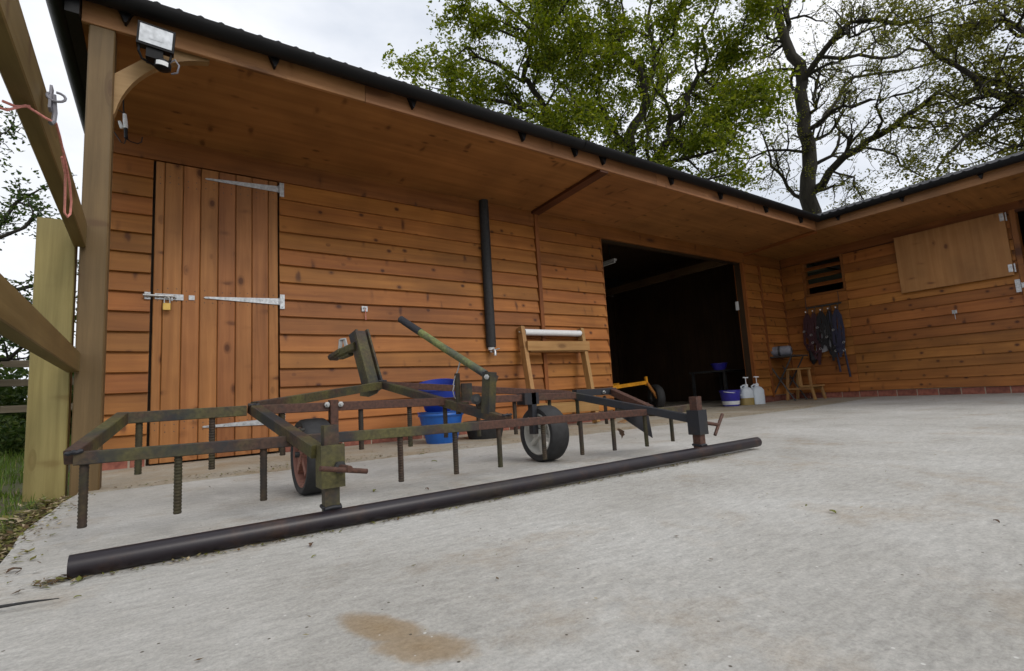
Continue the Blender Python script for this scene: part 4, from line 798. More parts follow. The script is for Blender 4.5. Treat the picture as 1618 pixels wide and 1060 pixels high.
def collar(i, u, mat, drop, wid, label):
    c = empty('head_collar', (X2-.034-.06, -.59 - u, 1.36-.085), -PI/2); tag(c, label, 'head collar')
    r = random.Random(i)
    def strap(m, pts, w=.034, t=.006):
        pts = [Vector(p) for p in pts]
        for a, b in zip(pts[:-1], pts[1:]): m.beam(a, b + (b-a)*.05, t, w, up=(b-a).cross(Vector((0, 1, .05))))
    k = lambda x, y, z: (x*wid, y*.055 - .012*i % .03, -z*drop)
    part('headpiece', mat, lambda m: strap(m, [k(-.5, -.2, .45), k(-.35, 0, .15), k(0, .1, 0), k(.35, 0, .15), k(.5, -.2, .45)]), c)
    part('cheek_strap', mat, lambda m: (strap(m, [k(-.5, -.2, .45), k(-.55, -.5, .75)]), strap(m, [k(.5, -.2, .45), k(.45, -.5, .75)])), c)
    part('noseband', mat, lambda m: strap(m, [k(-.55, -.5, .75), k(-.2, -.9, .82), k(.2, -.9, .80), k(.45, -.5, .75), k(.2, -.2, .92), k(-.25, -.2, .95), k(-.55, -.5, .75)]), c)
    part('loose_strap', mat, lambda m: (strap(m, [k(-.1, .1, .02), k(-.25 + .1*r.random(), -.3, .35), k(-.15 + .3*r.random(), -.4, .7), k(-.3 + .5*r.random(), -.3, 1.05)]), strap(m, [k(.1, .1, .02), k(.2, -.35, .3), k(.05 + .3*r.random(), -.45, .6), k(.3*r.random(), -.3, .98)])), c)
    part('throat_strap', mat, lambda m: strap(m, [k(-.5, -.2, .45), k(-.1, -.7, .62), k(.5, -.2, .45)], .018), c)
    for q in (k(-.5, -.2, .45), k(.45, -.5, .75)):
        part('buckle', CHROME, lambda m, q=q: m.tube([(q[0] + .014*math.cos(t), q[1]-.012, q[2] + .016*math.sin(t)) for t in np.linspace(0, 2*PI, 9)], .0035, 6), c, True)
collar(0, -.214, WEBM, .60, .12, 'maroon head collar on the hook nearest the corner')
collar(1, -.112, WEBM, .74, .12, 'maroon head collar on the second hook from the corner')
collar(2, -.003, WEBB, .52, .13, 'black head collar on the middle hook of the rack')
collar(3, .103, WEBB, .70, .11, 'black head collar on the fourth hook from the corner')
collar(4, .208, WEBN, .66, .13, 'navy head collar on the hook farthest from the corner')
def quilt(m):
    nx, nz = 8, 8; v = []
    for j in range(nz+1):
        for i in range(nx+1):
            u = i/nx; z = j/nz; v.append(((u-.5)*(.20 + .06*z), -.03 + .018*math.sin(u*9+z*3), -.40*z - (.05*(1-u)*z)))
    f = [(j*(nx+1)+i, j*(nx+1)+i+1, (j+1)*(nx+1)+i+1, (j+1)*(nx+1)+i) for j in range(nz) for i in range(nx)]
    o = len(v); v += [(x, y+.012, z) for x, y, z in v]; f += [tuple(k+o for k in reversed(q)) for q in f]; m.add(v, f)
CL = MB(); quilt(CL); clo = CL.build('saddle_cloth', PADW, None, True); clo.location = (X2-.05, -.56, 1.10); clo.rotation_euler = (0, 0, -PI/2); tag(clo, 'white quilted cloth hanging among the head collars', 'cloth')
for k, (u, z1, lab) in enumerate(((.135, .36, 'dark lead rope hanging straight down, left of the pair'), (.245, .28, 'dark lead rope hanging straight down, right of the pair'))):
    r = empty('lead_rope', (X2-.034-.07, -.59-u, 0), -PI/2); tag(r, lab, 'rope')
    part('rope', WEBN, lambda m: m.tube([(-.03, 0, 1.26), (-.02, -.01, .95), (.0, -.005, .7), (.012, .0, .5), (.02 + .01*k, 0, z1)], [.008, .012, .013, .013, .015], 8), r, True)
    part('clip', CHROME, lambda m: m.tube([(.004 + .014*math.cos(t), -.02, .69 - .02 + .018*math.sin(t)) for t in np.linspace(0, 2*PI, 10)], .004, 6), r, True)
NB = part('nose_net', WEBB, lambda m: m.tube([(0, 0, 0), (.02, -.02, -.06), (.01, -.03, -.15), (.03, -.01, -.22)], [.03, .05, .055, .012], 10), None, True); NB.location = (X2-.09, -.36, .72); tag(NB, 'black strap bundle hanging beside the end of the folding stand', 'strap')

# ------------------------------------------------------------------ near fence
FN = empty('yard_fence', (0, 0, 0)); tag(FN, 'treated timber post and two rails at the left edge of the yard', 'fence')
part('post', FENCE_POST, lambda m: m.beam((-.430, -1.010, -.12), (-.430, -1.010, 1.246), .138, .075, up=(0, 1, 0), bev=.004), FN)
def rail(m, z, h, xe, slope):
    m.beam((xe, -1.082, z), (xe + .030*3.4 + slope, -4.6, z), .045, h, bev=.003)
part('rail', FENCE_RAIL, lambda m: rail(m, 1.172, .118, -.342, -.01), FN); part('rail', FENCE_RAIL, lambda m: rail(m, .575, .092, -.347, .0), FN)
GH = empty('gate_hook', (-.268, -2.36, 1.19)); tag(GH, 'grey steel hook and eye screwed to the upper fence rail', 'hook')
part('plate', GREYC, lambda m: m.beam((0, .0, -.05), (.0, .012, .02), .006, .022, up=(0, 1, 0)), GH)
part('ring', GREYC, lambda m: m.tube([(.012 + .019*math.sin(t), -.004, -.012 + .013*math.cos(t)) for t in np.linspace(0, 2*PI*.86, 12)], .0034, 8), GH, True)
part('hook', GREYC, lambda m: m.tube([(.006, 0, -.005), (.009, .01, -.05), (.007, .012, -.075), (.002, .006, -.085)], .006, 8), GH, True)
TWm = MB(); TWm.tube([(-.345, -2.50, 1.055), (-.325, -2.475, 1.062), (-.300, -2.44, 1.100), (-.272, -2.38, 1.105), (-.259, -2.33, 1.120), (-.259, -2.27, 1.112), (-.258, -2.20, 1.088), (-.256, -2.10, 1.045), (-.256, -2.05, 1.00), (-.258, -2.045, .960), (-.262, -2.06, .945), (-.268, -2.07, .955), (-.267, -2.08, 1.00), (-.262, -2.13, 1.055), (-.262, -2.20, 1.08)], .0032, 7)
TWm.tube([(-.335, -2.47, 1.085), (-.315, -2.455, 1.085), (-.295, -2.43, 1.105)], .0034, 7)
tag(TWm.build('baler_twine', TWINE, None, True), 'pink baler twine tied round the upper fence rail', 'twine')

# ------------------------------------------------------------------ trees
def at(px, py, Dh):
    """a point seen in the direction of photo pixel (px,py), Dh metres away over the ground"""
    d = Euler(cam.rotation_euler).to_matrix() @ Vector(((px-809)/791.15, -(py-530)/791.15, -1)); k = math.hypot(d.x, d.y); return cam.location + d * (Dh / k)
def smooth_path(pts, rad, per=.35, wob=.04, R=None):
    P = [np.array(p) for p in pts]; out = []; rr = []
    for i in range(len(P)-1):
        p0, p1, p2, p3 = P[max(i-1, 0)], P[i], P[i+1], P[min(i+2, len(P)-1)]
        n = max(2, int(np.linalg.norm(p2-p1) / per))
        for k in range(n):
            t = k/n; out.append(.5*((2*p1) + (-p0+p2)*t + (2*p0-5*p1+4*p2-p3)*t*t + (-p0+3*p1-3*p2+p3)*t**3)); rr.append(rad[i]*(1-t)+rad[i+1]*t)
    out.append(P[-1]); rr.append(rad[-1]); out = np.array(out); out[1:-1] += R.normal(0, wob, out[1:-1].shape); return out, rr
class Tree:
    def __init__(s, seed, k=.55): s.k = k; s.R = np.random.default_rng(seed); s.wood = []; s.tips = []
    def limb(s, pts, rad, kids, clen, lv=1, **k):
        rad = [q * s.k for q in rad]
        P, r = smooth_path(pts, rad, R=s.R); s.wood.append((P, r)); s.spawn(P, r, kids, clen, lv, **k)
    def spawn(s, P, r, kids, clen, lv, a0=.15, up=.25, maxlv=3, flat=1.0):
        R = s.R; n = len(P)
        for j in range(kids):
            t = a0 + (1-a0) * (j + R.random()) / kids; i = min(n-2, int(t*(n-1))); d = P[i+1]-P[i]; d = d/(np.linalg.norm(d)+1e-9)
            q = R.normal(size=3); q -= d*(q@d); q /= np.linalg.norm(q)+1e-9; a = R.uniform(.6, 1.25)
            v = d*math.cos(a) + q*math.sin(a); v[2] = v[2]*flat + up; v /= np.linalg.norm(v)
            s.grow(P[i], v, clen*R.uniform(.6, 1.15)*(1.1-.35*t), min(r[i]*.6, .012 + .028*clen), lv+1, up, maxlv, flat)
        if lv >= 1: s.grow(P[-1], P[-1]-P[-2], clen*.8, r[-1]*.9, lv+1, up, maxlv, flat)
    def grow(s, p, v, ln, r0, lv, up, maxlv, flat):
        R = s.R; n = 6 if lv < maxlv else 4; v = np.array(v)/(np.linalg.norm(v)+1e-9); P = [np.array(p)]; st = ln/n
        for i in range(n):
            v = v + R.normal(0, .33, 3) + np.array((0, 0, .05*up)); v /= np.linalg.norm(v); P.append(P[-1]+v*st)
        P = np.array(P); rr = list(np.linspace(r0, max(.004, r0*.35), n+1)); s.wood.append((P, rr))
        if lv >= maxlv: s.tips.append(P)
        else:
            if lv == maxlv-1: s.tips.append(P[2:])
            s.spawn(P, rr, 6 if lv == 2 else 5, ln*.55, lv, a0=.25, up=up*.7, maxlv=maxlv, flat=flat)
    def build(s, name, label, lmat, per, lsize, spread, group=None, base=None):
        vs = []; fs = []; off = 0
        for P, r in s.wood:
            big = r[0] > .06; n = 9 if big else (5 if r[0] > .02 else 3); m = len(P); T = np.gradient(P, axis=0); T /= np.linalg.norm(T, axis=1)[:, None]+1e-9
            ref = np.array((.31, .87, .38)); A = np.cross(T, ref); A /= np.linalg.norm(A, axis=1)[:, None]+1e-9; Bn = np.cross(T, A); th = np.arange(n)*2*PI/n
            V = P[:, None, :] + (A[:, None, :]*np.cos(th)[None, :, None] + Bn[:, None, :]*np.sin(th)[None, :, None]) * np.array(r)[:, None, None]
            vs.append(V.reshape(-1, 3)); i, k = np.meshgrid(np.arange(m-1), np.arange(n), indexing='ij'); k2 = (k+1) % n
            fs.append(np.stack([i*n+k, i*n+k2, (i+1)*n+k2, (i+1)*n+k], -1).reshape(-1, 4)+off); off += m*n
        root = empty(name, base if base is not None else tuple(s.wood[0][0][0])); tag(root, label, 'tree', group)
        b0 = np.array(root.location)
        def mk(nm, V, Fq, mat, smooth, tint=None, kind=None):
            me = bpy.data.meshes.new(nm); me.vertices.add(len(V)); me.vertices.foreach_set('co', (V-b0).astype(np.float32).ravel())
            me.loops.add(Fq.size); me.loops.foreach_set('vertex_index', Fq.astype(np.int32).ravel()); me.polygons.add(len(Fq)); me.polygons.foreach_set('loop_start', np.arange(0, Fq.size, 4, dtype=np.int32))
            me.polygons.foreach_set('use_smooth', np.full(len(Fq), smooth)); me.update(); me.validate(); me.materials.append(mat)
            if tint is not None: a = me.attributes.new('tint', 'FLOAT', 'FACE'); a.data.foreach_set('value', tint.astype(np.float32))
            o = bpy.data.objects.new(nm, me); COL.objects.link(o); o.parent = root
            if kind: o['kind'] = kind
        mk('trunk', np.concatenate(vs), np.concatenate(fs), BARK, True)
        R = s.R; C0 = []
        for P in s.tips:
            k = max(1, per//6); i = R.integers(0, len(P)-1, k); t = R.random(k)[:, None]; c = P[i]*(1-t)+P[i+1]*t + R.normal(0, spread, (k, 3)); C0.append(np.repeat(c, 6, 0))
        Cn = np.concatenate(C0); N = len(Cn); Cn = Cn + R.normal(0, lsize*.62, Cn.shape)
        V, Fq, tint = leaf_quads(Cn, lsize, R); mk('crown', V, Fq, lmat, False, tint, 'stuff'); return root
def leaf_quads(Cn, size, R, flat=.7):
    N = len(Cn); a = R.normal(size=(N, 3)); a[:, 2] *= flat; a /= np.linalg.norm(a, axis=1)[:, None]; u = R.normal(size=(N, 3)); u[:, 2] += .6; w = np.cross(a, u); w /= np.linalg.norm(w, axis=1)[:, None]+1e-9
    sz = size * R.uniform(.6, 1.3, N)[:, None]; wd = sz * R.uniform(.45, .75, N)[:, None]
    up = np.cross(a, w) * sz * .18
    V = np.stack([Cn - a*sz*.5, Cn + w*wd*.5 + up, Cn + a*sz*.5, Cn - w*wd*.5 + up], 1).reshape(-1, 3); Fq = np.arange(4*N).reshape(-1, 4)
    return V, Fq, np.clip(R.normal(.5, .25, N), 0, 1)
def px(D, *pts): return [tuple(at(x, y, D + dd)) for x, y, dd in pts]
# dense oak behind the front range
t1 = Tree(11); D1 = 15.0; b1 = at(985, 470, D1); g1 = (b1.x, b1.y, -.1)
t1.limb([g1, (b1.x, b1.y, 1.6)] + px(D1, (988, 400, 0)), [.62, .52, .46], 0, 1, lv=0)
K = dict(up=.25)
t1.limb(px(D1, (988, 400, 0), (930, 290, -.3), (864, 195, -.6), (858, 160, -.7), (830, 131, -.8), (827, 106, -.9), (840, 70, -1), (826, 30, -1.2), (789, 4, -1.4), (742, -40, -1.6)), [.40, .30, .20, .17, .15, .14, .13, .11, .08, .05], 13, 1.9, **K)
t1.limb(px(D1, (842, 55, -1), (858, 9, -.6), (872, -60, -.2)), [.10, .07, .04], 5, 1.6, **K)
t1.limb(px(D1, (990, 400, 0), (996, 240, .2), (1001, 199, .4), (1020, 156, .6), (1007, 103, .5), (970, 75, .2), (948, 66, 0), (914, 47, -.2), (889, 19, -.4), (862, -30, -.6)), [.42, .34, .28, .22, .18, .14, .12, .10, .08, .05], 13, 1.9, **K)
t1.limb(px(D1, (1020, 156, .6), (1034, 90, .8), (1025, 30, 1.0), (1040, -50, 1.2)), [.16, .12, .09, .05], 8, 1.9, **K)
t1.limb(px(D1, (992, 400, 0), (1038, 258, -.4), (1057, 218, -.6), (1057, 192, -.6), (1088, 174, -.7), (1088, 149, -.7), (1107, 118, -.8), (1119, 96, -.8), (1112, 50, -.9), (1135, 0, -1)), [.36, .26, .22, .19, .15, .13, .11, .09, .07, .04], 12, 1.8, **K)
t1.limb(px(D1, (864, 190, -.6), (800, 165, -1.2), (740, 150, -1.6), (690, 140, -2)), [.14, .10, .07, .035], 9, 1.5, **K)
t1.limb(px(D1, (900, 240, -.4), (842, 225, -1.0), (790, 200, -1.4), (735, 180, -1.8)), [.13, .09, .06, .03], 8, 1.4, **K)
t1.limb(px(D1, (830, 131, -.8), (780, 100, -1.2), (740, 80, -1.6), (700, 95, -2)), [.10, .07, .05, .03], 8, 1.4, **K)
t1.limb(px(D1, (840, 70, -1), (790, 50, -1.4), (750, 30, -1.8), (724, 0, -2)), [.08, .06, .04, .025], 7, 1.4, **K)
t1.limb(px(D1, (996, 240, .2), (930, 160, 1.0), (900, 110, 1.4), (880, 95, 1.6)), [.14, .10, .07, .03], 8, 1.6, **K)
t1.limb(px(D1, (1038, 258, -.4), (1090, 250, -1.2), (1140, 235, -1.6), (1170, 215, -2)), [.11, .08, .05, .03], 8, 1.4, **K)
t1.limb(px(D1, (964, 125, -.3), (966, 90, -.6), (985, 40, -.9), (975, -20, -1.2)), [.10, .08, .06, .04], 8, 1.7, **K)
t1.limb(px(D1, (1107, 118, -.8), (1150, 90, -1.2), (1175, 40, -1.5), (1190, -10, -1.8)), [.08, .06, .04, .025], 8, 1.4, **K)
for pts, r in (
  (((996,240,.2),(960,190,-.8),(945,140,-1.2),(955,100,-1.5)), (.12,.09,.06,.03)), (((990,330,0),(935,250,-1),(905,205,-1.6),(880,215,-2)), (.12,.09,.06,.03)),
  (((1038,258,-.4),(1085,230,.6),(1120,190,1.2),(1135,150,1.6)), (.12,.09,.06,.03)), (((1001,199,.4),(1040,140,1.6),(1075,100,2.2),(1085,60,2.6)), (.12,.09,.06,.03)),
  (((990,330,0),(1060,290,-1),(1110,285,-1.6),(1160,275,-2.2)), (.11,.08,.05,.03)), (((1107,118,-.8),(1140,150,-1.4),(1165,165,-1.8),(1190,160,-2.2)), (.07,.05,.04,.02)),
  (((964,93,-.6),(930,80,-1.4),(905,85,-1.8),(870,80,-2.2)), (.08,.06,.04,.02)), (((840,70,-1),(870,40,-2),(900,0,-2.6),(930,-30,-3)), (.08,.06,.05,.03)),
  (((1034,90,.8),(1060,50,0),(1075,0,-.6),(1070,-40,-1)), (.09,.07,.05,.03)), (((864,165,-.7),(890,130,-1.6),(905,160,-2.2),(930,175,-2.6)), (.08,.06,.04,.02)),
): t1.limb(px(D1, *pts), list(r), 8, 1.35, **K)
t1.build('oak_tree', 'dense bright green oak tree rising behind the front range of stables', OAKLEAF, 42, .105, .14, 'oaks behind the stables')
# sparser oak in the corner, its trunk in view
t2 = Tree(23); D2 = 16.0; b2 = at(1300, 420, D2); g2 = (b2.x, b2.y, -.1)
K = dict(up=.12)
t2.limb([g2, (b2.x, b2.y, 1.8)] + px(D2, (1293, 380, 0), (1284, 335, 0), (1277, 282, 0), (1272, 205, 0), (1265, 128, 0), (1240, 66, 0), (1230, 20, 0), (1226, -50, 0)), [.60, .48, .43, .40, .355, .315, .29, .24, .20, .14], 10, 1.7, a0=.42, **K)
for pts, r in (
  (((1268,128,0),(1305,74,-.3),(1337,42,-.5),(1382,30,-.8),(1446,35,-1.2),(1500,16,-1.6),(1560,0,-2)), (.17,.14,.12,.10,.08,.05,.03)),
  (((1241,66,0),(1244,20,.3),(1252,-40,.6)), (.15,.13,.09)),
  (((1274,207,0),(1305,183,-.4),(1331,170,-.7),(1373,160,-1),(1414,154,-1.4),(1460,130,-1.8)), (.12,.10,.085,.07,.05,.03)),
  (((1288,300,0),(1312,269,-.3),(1357,231,-.8),(1389,212,-1),(1437,183,-1.5),(1485,154,-2),(1523,150,-2.4),(1560,120,-2.8)), (.22,.18,.16,.14,.12,.09,.06,.03)),
  (((1281,322,0),(1254,305,.1),(1238,279,.2),(1219,263,.3),(1215,232,.4),(1200,205,.6)), (.12,.09,.08,.07,.05,.03)),
  (((1270,240,0),(1212,240,-.2),(1164,253,-.5),(1130,262,-.8)), (.08,.06,.04,.02)),
  (((1252,109,0),(1212,112,-.3),(1174,125,-.7),(1140,130,-1)), (.08,.06,.045,.025)),
  (((1243,64,0),(1215,60,-.3),(1210,35,-.5),(1185,10,-.8)), (.08,.07,.05,.03)),
  (((1337,42,-.5),(1345,58,-.7),(1370,50,-1),(1405,35,-1.2)), (.08,.07,.06,.03)),
  (((1285,157,0),(1292,120,.5),(1300,112,.8),(1340,105,1.2)), (.09,.07,.05,.03)),
  (((1357,231,-.8),(1395,240,-1.2),(1430,262,-1.6),(1462,280,-2)), (.06,.05,.035,.02)),
  (((1312,269,-.3),(1345,285,-.8),(1355,300,-1),(1365,318,-1.3)), (.06,.045,.035,.02)),
  (((1437,183,-1.5),(1470,190,-2),(1490,200,-2.3),(1470,215,-2.6)), (.06,.045,.03,.02)),
  (((1300,90,0),(1380,90,1),(1450,80,2),(1520,70,2.6)), (.10,.08,.06,.03)),
  (((1290,200,0),(1360,120,1.6),(1440,110,2.2),(1500,90,2.6)), (.10,.08,.06,.03)),
  (((1226,-30,0),(1300,-40,.5),(1380,-30,1),(1460,-30,1.4)), (.10,.08,.06,.03)),
): t2.limb(px(D2, *pts), list(r), 8, 1.35, **K)
t2.build('oak_tree', 'tall sparse-leaved oak with its trunk showing above the roof corner', OAKLEAF2, 24, .055, .10, 'oaks behind the stables')
# third oak beyond the right edge
t3 = Tree(37); D3 = 13.5; b3 = at(1760, 400, D3); g3 = (b3.x, b3.y, -.1)
t3.limb([g3, (b3.x, b3.y, 2.0)] + px(D3, (1745, 300, 0), (1735, 200, 0), (1730, 100, 0), (1735, 0, 0)), [.45, .40, .36, .32, .26, .2], 6, 1.6, a0=.6, **K)
for pts, r in (
  (((1735,190,0),(1680,165,-.2),(1618,157,-.4),(1575,151,-.6),(1530,125,-.9),(1485,87,-1.2),(1450,60,-1.5)), (.20,.17,.14,.12,.09,.06,.03)),
  (((1735,200,0),(1680,170,0),(1618,163,-.2),(1565,186,-.5),(1526,218,-.8),(1494,244,-1.1),(1482,273,-1.4)), (.15,.12,.09,.075,.06,.04,.02)),
  (((1740,240,0),(1680,220,-.2),(1616,224,-.5),(1568,244,-.8)), (.12,.10,.08,.03)),
  (((1732,100,0),(1680,60,-.3),(1620,40,-.6),(1560,30,-1),(1500,40,-1.4)), (.15,.12,.09,.06,.03)),
  (((1735,40,0),(1680,0,.4),(1620,-10,.8),(1550,-20,1.2)), (.14,.11,.08,.04)),
  (((1733,120,0),(1670,110,1),(1600,90,1.6),(1540,100,2)), (.12,.09,.06,.03)),
): t3.limb(px(D3, *pts), list(r), 8, 1.35, **K)
t3.build('oak_tree', 'oak whose crown reaches in from the right edge above the side wing', OAKLEAF2, 46, .062, .12, 'oaks behind the stables')
# hawthorn beyond the fence
t4 = Tree(41, 1.0); g4 = (-2.6, 3.4, -.05)
K = dict(up=.3)
t4.limb([g4, (-2.5, 3.3, .8), (-2.35, 3.2, 1.7)], [.09, .07, .05], 3, .8, lv=1, **K)
for pts, r in ((((-2.5,3.3,.8), (-1.9,3.1,1.3), (-1.4,2.9,1.6), (-1.0,2.8,1.75)), (.05,.04,.025,.012)), (((-2.4,3.25,1.3), (-1.9,3.2,1.9), (-1.5,3.1,2.4), (-1.2,3.0,2.75)), (.045,.035,.022,.012)), (((-2.35,3.2,1.7), (-2.0,3.1,2.3), (-1.7,3.0,2.9), (-1.5,3,3.3)), (.04,.03,.02,.012)), (((-2.5,3.3,.6), (-1.8,3.0,.85), (-1.3,2.8,1.0), (-.95,2.7,1.2)), (.04,.03,.02,.01)), (((-2.6,3.4,.4), (-2.0,2.6,.6), (-1.4,2.4,.75)), (.035,.025,.012)), (((-2.5,3.3,.9), (-1.9,2.7,1.5), (-1.45,2.5,2.0), (-1.1,2.4,2.3)), (.04,.03,.02,.01)), (((-2.5,3.3,.7), (-1.9,2.9,1.05), (-1.5,2.6,1.3), (-1.05,2.5,1.45)), (.04,.03,.02,.01)), (((-2.5,3.35,1.0), (-2.0,3.5,1.4), (-1.45,3.6,1.5), (-1.1,3.5,1.45)), (.04,.03,.02,.01))):
    t4.limb(pts, list(r), 7, .42, **K)
t4.build('hawthorn_tree', 'small twiggy hawthorn beyond the fence at the left edge', HAWLEAF, 17, .048, .05)
# old field fence and hedge beyond
OF = empty('field_fence', (0, 3.9, 0)); tag(OF, 'old grey post and rail fence in the field beyond the hawthorn', 'fence')
for z in (.50, .80, 1.02): part('rail', OLDRAIL, lambda m, z=z: m.beam((-6, 0, z), (-.3, .05, z-.03), .05, .08), OF)
for x in (-5.2, -3.4, -1.75): part('post', OLDRAIL, lambda m, x=x: m.beam((x, .06, -.1), (x, .06, 1.12), .10, .10, up=(0,1,0)), OF)
R = np.random.default_rng(5)
def stuff_leaves(name, Cn, size, mat, label=None, kind='stuff', cat=None, flat=.7):
    V, Fq, tint = leaf_quads(Cn, size, R, flat); me = bpy.data.meshes.new(name); me.from_pydata(V.tolist(), [], Fq.tolist()); me.materials.append(mat)
    a = me.attributes.new('tint', 'FLOAT', 'FACE'); a.data.foreach_set('value', tint.astype(np.float32)); o = bpy.data.objects.new(name, me); COL.objects.link(o); tag(o, label, cat, kind=kind); return o
n = 26000; Cn = np.stack([R.uniform(-9, -.45, n), R.uniform(4.3, 5.6, n), np.abs(R.normal(0, .62, n))], 1); stuff_leaves('hedge', Cn, .10, HAWLEAF, 'dark green hedge bottom running along behind the field fence', cat='hedge')
n = 30000; xx = R.uniform(-70, 14, n); Cn = np.stack([xx, R.uniform(44, 50, n), np.abs(R.normal(0, 1, n))*(1.5 + .9*np.sin(xx*.35) + .5*np.sin(xx*.9))], 1); stuff_leaves('far_wood', Cn, .6, HAWLEAF, 'line of far trees beyond the field', cat='wood')
n = 2600; a = R.uniform(0, 2*PI, n); rr = np.sqrt(R.random(n)); Cn = np.stack([-1.28 + .5*rr*np.cos(a), 1.9 + .45*rr*np.sin(a), .05 + .42*R.random(n)*(1-.5*rr)], 1)
BSH = empty('low_shrub', (-1.28, 1.9, 0)); tag(BSH, 'low dark green shrub on the bank behind the fence post', 'shrub')
bs = stuff_leaves('foliage', Cn - np.array((-1.28, 1.9, 0)), .055, HAWLEAF); bs.parent = BSH
# grass on the verge
def grass(n):
    x = R.uniform(-2.6, -.33, n); y = R.uniform(-2.55, 3.8, n); keep = (x < -.37 - .10*R.random(n)) & (R.random(n) < .35 + .65*(np.sin(x*5.1+y*2.3)*np.sin(y*3.7) > -.2)); x, y = x[keep], y[keep]; n = len(x)
    z = np.array([ez(a, b) for a, b in zip(x, y)]) - .01; h = R.uniform(.02, .065, n) * (1 + .7*(x < -.65)); th = R.uniform(0, 2*PI, n); le = R.uniform(.1, .7, n)*h; w = R.uniform(.0015, .0035, n)
    dx, dy = np.cos(th), np.sin(th); P0 = np.stack([x, y, z], 1); s = np.stack([-dy*w, dx*w, 0*w], 1); m = P0 + np.stack([dx*le*.35, dy*le*.35, h*.6], 1); t = P0 + np.stack([dx*le, dy*le, h], 1)
    V = np.stack([P0-s, P0+s, m+s*.8, m-s*.8, t], 1).reshape(-1, 3); F = []
    for i in range(n): o = 5*i; F += [(o, o+1, o+2, o+3), (o+3, o+2, o+4)]
    me = bpy.data.meshes.new('grass'); me.from_pydata(V.tolist(), [], F); me.materials.append(GRASSM); tn = np.repeat(np.clip(R.normal(.45, .25, n), 0, 1), 2); a = me.attributes.new('tint', 'FLOAT', 'FACE'); a.data.foreach_set('value', tn.astype(np.float32))
    o = bpy.data.objects.new('grass', me); COL.objects.link(o); tag(o, 'rough green grass on the verge left of the concrete', 'grass', kind='stuff')
grass(26000)
# litter along the concrete edge, in the joint and under the pipe
def flat_litter(n, xf, yf, zf, smin, smax):
    x = xf(n); y = yf(n, x); z = np.array([zf(a, b) for a, b in zip(x, y)]) + .003; th = R.uniform(0, 2*PI, n); L_ = R.uniform(smin, smax, n); W_ = L_*R.uniform(.2, .6, n); c, s = np.cos(th), np.sin(th)
    tip = R.uniform(0, .35, n)*L_
    P = np.stack([x, y, z], 1); a = np.stack([c*L_/2, s*L_/2, tip/2], 1); b = np.stack([-s*W_/2, c*W_/2, 0*c], 1)
    P[:, 2] += tip/2
    return np.stack([P-a, P+b, P+a, P-b], 1)
gzz = lambda a, b: gz(a)
parts = [flat_litter(500, lambda n: -.36 - np.abs(R.normal(0, .06, n)) + .02, lambda n, x: R.uniform(-2.7, -1.15, n), lambda a, b: max(ez(a, b)+.012, -.016), .015, .055),
  flat_litter(260, lambda n: R.uniform(.0, 1.1, n), lambda n, x: -1.02 + R.normal(0, .07, n), gzz, .006, .024),
  flat_litter(1900, lambda n: np.array([ex(q) for q in R.uniform(-2.7, -1.1, n)])*0 - .345 - np.abs(R.normal(0, .045, n)) + .025, lambda n, x: R.uniform(-2.7, -1.15, n), lambda a, b: max(ez(a, b), -.012) if a > -.4 else max(ez(a, b)+.005, -.03), .006, .035),
  flat_litter(170, lambda n: -.31 + np.abs(R.normal(0, .035, n)), lambda n, x: R.uniform(-2.7, -1.2, n), gzz, .006, .022),
  flat_litter(900, lambda n: R.uniform(-.2, 7.6, n), lambda n, x: -1.13 + R.normal(0, .035, n) + .10*R.random(n), gzz, .005, .022),
  flat_litter(900, lambda n: R.uniform(-.15, 7.8, n), lambda n, x: -.9 + R.normal(0, .42, n), gzz, .004, .02),
  flat_litter(900, lambda n: R.uniform(-.15, 2.2, n), lambda n, x: -2.685 + R.normal(0, .010, n), gzz, .004, .016),
  flat_litter(110, lambda n: -.17 + R.normal(0, .025, n), lambda n, x: -2.66 + R.normal(0, .018, n), gzz, .006, .022),
  flat_litter(420, lambda n: R.uniform(0, 7.6, n), lambda n, x: R.uniform(-3.6, -1.2, n), gzz, .004, .014)]
V = np.concatenate(parts); n = len(V); me = bpy.data.meshes.new('leaf_litter'); me.from_pydata(V.reshape(-1, 3).tolist(), [], np.arange(4*n).reshape(-1, 4).tolist()); me.materials.append(LITTER)
tn = R.random(n); tn[:500] = np.clip(R.normal(.8, .3, 500), 0, 1); a = me.attributes.new('tint', 'FLOAT', 'FACE'); a.data.foreach_set('value', tn.astype(np.float32)); lo = bpy.data.objects.new('leaf_litter', me); COL.objects.link(lo); tag(lo, 'bits of dead leaf, bark and straw strewn over the concrete', 'litter', kind='stuff')
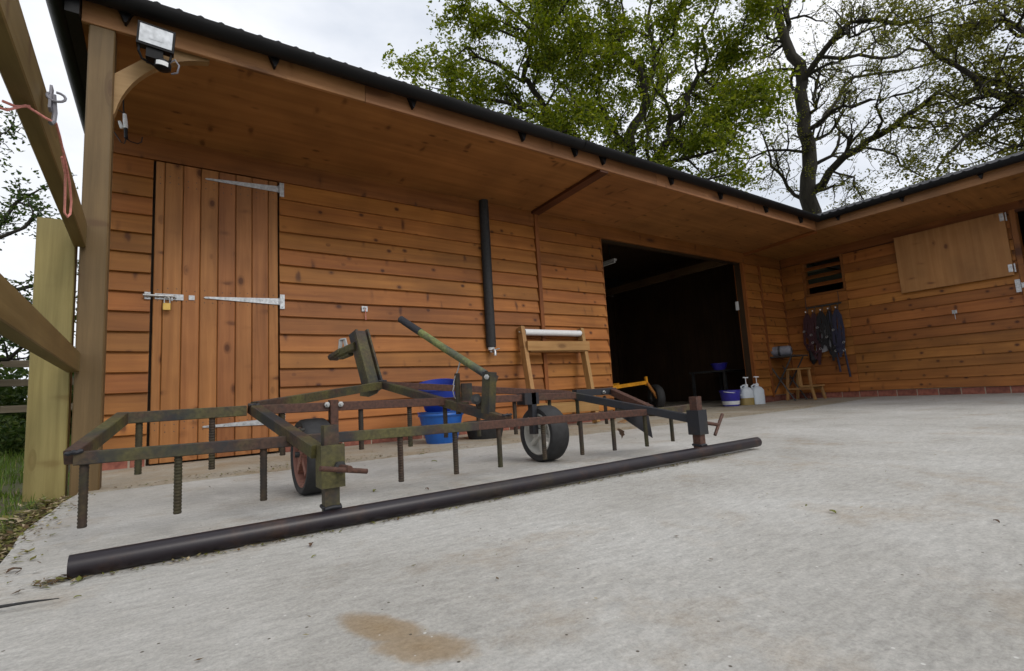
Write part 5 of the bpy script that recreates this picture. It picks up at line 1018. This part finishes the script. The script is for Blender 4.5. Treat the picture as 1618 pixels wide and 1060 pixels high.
# larger fallen leaves that can be told apart
LEAFG = plain('fallen_leaf_green', (.17,.18,.035), rough=.7, noise=.25, nscale=60); LEAFB = plain('fallen_leaf_brown', (.10,.055,.03), rough=.8, noise=.3, nscale=60)
def leaf_mesh(name, mat, curl):
    m = MB(); v = []; n = 8
    for i in range(n+1):
        t = i/n; w = .22*math.sin(PI*min(1, t*1.02+.02))**.7 * (1 + .28*math.sin(t*19)); z = .10*curl*math.sin(PI*t) + .08*t
        v += [(t-.5, -w, z + .12), (t-.5, 0, z), (t-.5, w, z + .10)]
    m.add(v, [(3*i+k, 3*i+k+1, 3*i+k+4, 3*i+k+3) for i in range(n) for k in range(2)]); return m.mesh(name, mat, True)
lg, lb = leaf_mesh('fallen_leaf', LEAFG, 1.0), leaf_mesh('fallen_leaf', LEAFB, 1.6)
for (x, y, s, me, lab) in ((.64, -2.20, .028, lg, 'green fallen leaf on the concrete between the wheels and the left post'), (1.28, -1.20, .03, lg, 'green fallen leaf on the concrete near the blue tub'), (1.17, -1.60, .03, lg, 'yellow-green fallen leaf on the concrete behind the harrow'), (.79, -2.33, .022, lb, 'brown curled leaf on the concrete behind the drag pipe'),
   (.286, -2.783, .022, lb, 'reddish brown curled leaf on the concrete in front of the drag pipe'), (.270, -2.88, .014, lg, 'tiny green leaf on the concrete in front of the left post'), (-.126, -2.811, .012, lg, 'yellow-green leaf scrap near the end of the drag pipe'), (-.265, -2.50, .03, lb, 'dead leaf lying flat near the left edge of the concrete'), (1.341, -3.458, .022, lg, 'green leaf scrap alone on the open concrete'), (1.469, -3.726, .016, lb, 'dark leaf scrap at the right of the open concrete'), (-.285, -2.36, .022, lg, 'narrow green leaf beside the grass verge')):
    o = bpy.data.objects.new('fallen_leaf', me); COL.objects.link(o); o.location = (x, y, gz(x)+.0015); o.scale = (s, s, s); o.rotation_euler = (0, 0, x*9+y*5); tag(o, lab, 'leaf', 'fallen leaves on the yard')
tw_ = MB(); tw_.tube([(-.285, -2.795, .004), (-.24, -2.80, .005), (-.19, -2.815, .006), (-.15, -2.82, .003)], [.0022, .003, .0022, .0008], 7); tag(tw_.build('twig', RUBBER, None, True), 'thin dark twig on the concrete at the lower left edge', 'twig')
dl = bpy.data.objects.new('dead_leaf', lb); COL.objects.link(dl); dl.location = (1.70, -2.428, .105); dl.scale = (.07, .07, .07); dl.rotation_euler = (.3, .8, .5); tag(dl, 'withered leaf caught on one of the harrow tines', 'leaf')
